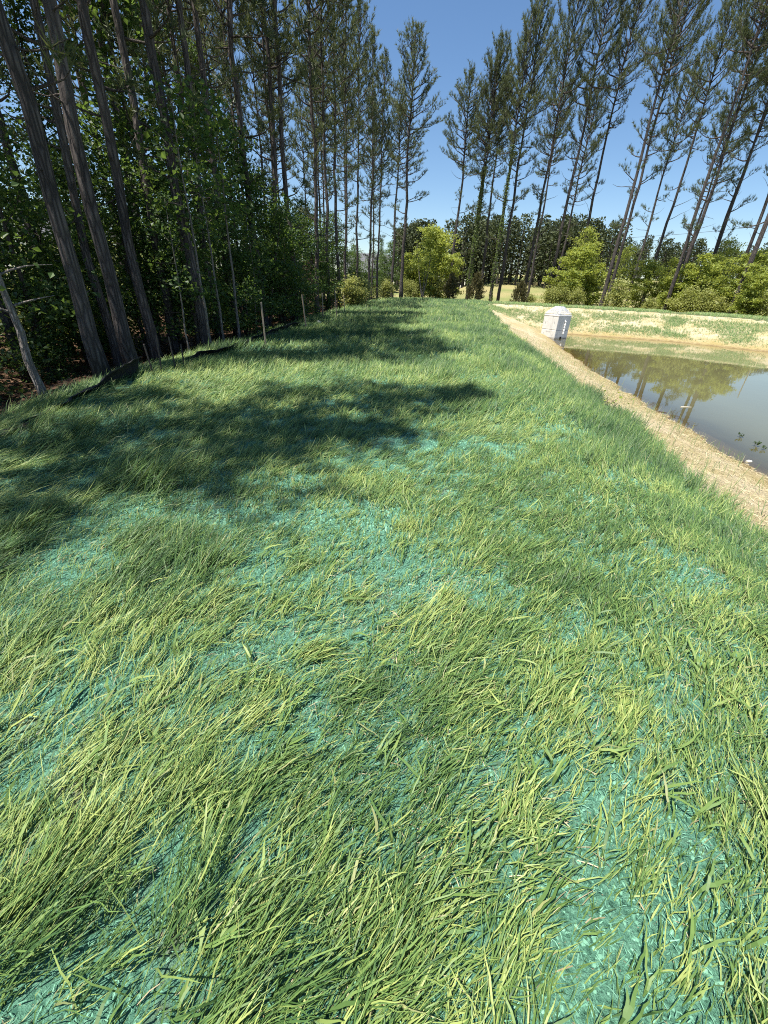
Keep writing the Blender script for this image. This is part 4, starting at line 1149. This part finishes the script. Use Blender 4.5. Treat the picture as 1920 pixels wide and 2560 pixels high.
# fallen branch and stones at the fence
def branch(px, py, L, rad, az, label, mat='bark_pale'):
    x, y = march(px, py); r = np.random.default_rng(int(px)); n = 8; t = np.linspace(-.5, .5, n) * L
    m = MB(); xs = x + t * math.cos(az) + r.normal(0, .02, n); ys = y + t * math.sin(az) + r.normal(0, .02, n)
    m.tube(np.stack((xs - x, ys - y, gz(xs, ys) - zs(x, y) + rad * .8 + np.abs(r.normal(0, .02, n))), -1), np.linspace(rad, rad * .35, n), 7)
    o = put('fallen_branch', m.mesh('fallen_branch', M[mat])); o.location = (x, y, zs(x, y)); tag(o, label, 'branch', 'fallen branches by the wood')
branch(330, 938, .7, .022, .9, 'pale broken branch at the foot of the thickest pine')
branch(700, 838, 1.5, .035, 1.15, 'grey branch lying along the crumpled fabric', 'limb')
branch(190, 905, 1.6, .03, .1, 'long dim log on the forest floor behind the dead sapling', 'limb')
branch(70, 1078, .9, .02, .5, 'thin stick by the nearest fence corner', 'limb')
def stone(px, py, s, label, col):
    x, y = march(px, py); r = np.random.default_rng(int(px + py)); m = MB(); V = []
    for i in range(5):
        f = -1 + 2 * i / 4; rr = math.sqrt(max(.02, 1 - f * f))
        for j in range(8): V.append((math.cos(j * .785) * rr * s * (1 + r.normal(0, .12)), math.sin(j * .785) * rr * s * (1 + r.normal(0, .12)), f * s * .6))
    q = [(i * 8 + j, i * 8 + (j + 1) % 8, (i + 1) * 8 + (j + 1) % 8, (i + 1) * 8 + j) for i in range(4) for j in range(8)]
    m.add(V, [(0, j + 1, j) for j in range(1, 7)] + [(32, 32 + j, 33 + j) for j in range(1, 7)], q)
    o = put('stone', m.mesh('stone', simple('stone_' + str(int(px)), col, .9, .2, 30), True)); o.location = (x, y, zs(x, y) + s * .3); tag(o, label, 'stone', 'loose stones')
stone(797, 808, .11, 'pale grey stone at the wood edge by the stakes', (.32, .32, .32))
stone(62, 1072, .07, 'clod of reddish soil by the nearest fence corner', (.16, .08, .05))

# ------------------------------------------------------------------ things in the shallow water
def water_weed(px, py, s, label):
    d = ray(px, py); k = (WATER_Z - CAM_H) / d[2]; x, y = k * d[0], k * d[1]
    o = thing('water_weed', label, 'weed', (x, y, WATER_Z), 0, 'dark weeds standing in the shallows', (s, s, s))
    r = np.random.default_rng(int(px)); m = MB(); P = []
    for i in range(6):
        a = r.random() * 6.28; h = r.uniform(.08, .17); e = np.array((math.cos(a) * .08, math.sin(a) * .08, h))
        m.tube([(0, 0, -.3), (e[0] * .4, e[1] * .4, h * .5), e], [.006, .005, .003], 4, False)
        for j in range(7): P.append(e + r.normal(0, .025, 3))
    put('stem', m.mesh('stem', M['limb']), o); put('leaves', leaves_mesh('weed_leaves', P, M['leaf_dark'], .06, r, .3, .2), o)
water_weed(1850, 1093, 0.55, 'twiggy dark weed out in the shallows, first from the reflected trunk')
water_weed(1887, 1115, 0.60, 'bushier dark weed standing in the shallows')
water_weed(1908, 1124, 0.45, 'small dark weed near the frame edge in the shallows')
def float_stick(px, py, L, az, label, col, rad=.012):
    d = ray(px, py); k = (WATER_Z - CAM_H) / d[2]; x, y = k * d[0], k * d[1]
    m = MB(); m.tube([(-L / 2 * math.cos(az), -L / 2 * math.sin(az), 0), (0, .01, .004), (L / 2 * math.cos(az), L / 2 * math.sin(az), .002)], [rad, rad * .9, rad * .5], 6)
    o = put('floating_stick', m.mesh('floating_stick', simple('driftwood' + str(int(px)), col, .8, .2, 30))); o.location = (x, y, WATER_Z + .004); tag(o, label, 'stick', 'sticks at the waterline')
float_stick(1715, 1018, .35, .1, 'pale stick floating among the reflections', (.5, .45, .35), .018)
float_stick(1873, 1154, .12, .2, 'white scrap floating near the shore', (.7, .68, .62), .03)
float_stick(1560, 983, .5, -.4, 'pale twig at the waterline', (.42, .35, .24), .018)
float_stick(1650, 1030, .35, -.5, 'dark twig at the waterline', (.08, .06, .045), .02)
float_stick(1828, 1150, .45, -.5, 'dark debris stick on the wet shore', (.06, .045, .035), .025)
float_stick(1432, 898, .5, -.2, 'dark twig in the shallows near the concrete box', (.07, .05, .04), .025)

# ------------------------------------------------------------------ houses and the overhead wire
def house(px, py, Y, rz, W, D, wallh, roofh, wall, label):
    x, y, _ = on_ray(px, py, Y); z = zs(x, y)
    o = thing('house', label, 'house', (x, y, z), rz, 'houses glimpsed through the wood')
    m = MB(); m.box((0, 0, wallh / 2 - .5), (W, D, wallh + 1))
    m.add([(-W / 2, -D / 2, wallh), (-W / 2, D / 2, wallh), (-W / 2, 0, wallh + roofh), (W / 2, -D / 2, wallh), (W / 2, D / 2, wallh), (W / 2, 0, wallh + roofh)], [(0, 2, 1), (3, 4, 5)])
    put('wall', m.mesh('wall', wall), o)
    m = MB(); e = .45; t = .14; sl = roofh / (D / 2)
    for s in (-1, 1):
        y0 = s * (D / 2 + e); z0 = wallh - e * sl + .03; z1 = wallh + roofh + .03
        v = [(-W / 2 - e, y0, z0), (W / 2 + e, y0, z0), (W / 2 + e, 0, z1), (-W / 2 - e, 0, z1)]; v += [(a, b, c + t) for a, b, c in v]
        m.add(v, (), [(0, 3, 2, 1), (4, 5, 6, 7), (0, 1, 5, 4), (1, 2, 6, 5), (2, 3, 7, 6), (3, 0, 4, 7)])
    put('roof', m.mesh('roof', M['shingle']), o)
    for wx in (-W * .3, 0, W * .3):
        for wz in ([1.6, 4.2] if wallh > 4 else [1.5]):
            m = MB(); m.box((wx, -D / 2 - .03, wz), (1.15, .1, 1.5)); f = put('window', m.mesh('window', M['pvc']), o)
            m = MB(); m.box((wx, -D / 2 - .09, wz), (.95, .03, 1.3)); put('pane', m.mesh('pane', M['wglass']), f)
    m = MB(); m.box((W * .15, -D / 2 - .03, 1.05), (1.0, .1, 2.1)); put('door', m.mesh('door', simple('door_paint', (.2, .06, .05), .5, .4)), o)
house(918, 665, 84, R(10), 7, 8, 3.0, 2.6, M['siding_grey'], 'grey-roofed house glimpsed through the trees at the wood\'s end')
house(132, 690, 46, R(62), 6, 7, 3.0, 1.8, M['siding'], 'white house glimpsed through leaves behind the fence-side pines')

w = thing('power_line', 'thin overhead wire crossing the sky behind the pines', 'wire', (70, 112, 0))
m = MB(); a = np.array(on_ray(1300, 600, 118)); b = np.array(on_ray(2050, 545, 118)); t = np.linspace(0, 1, 24)[:, None]
pts = a * (1 - t) + b * t; pts[:, 2] -= 4 * 1.2 * (t * (1 - t))[:, 0]
m.tube(pts - np.array((70, 112, 0)), .035, 5); put('cable', m.mesh('cable', M['wire']), w)
for p in (pts[0], pts[-1]):
    m = MB(); zb = zs(p[0], p[1]); m.tube([(p[0] - 70, p[1] - 112, zb - .5), (p[0] - 70, p[1] - 112, p[2] + .6)], [.16, .11], 8); put('pole', m.mesh('pole', M['wood_stake']), w)
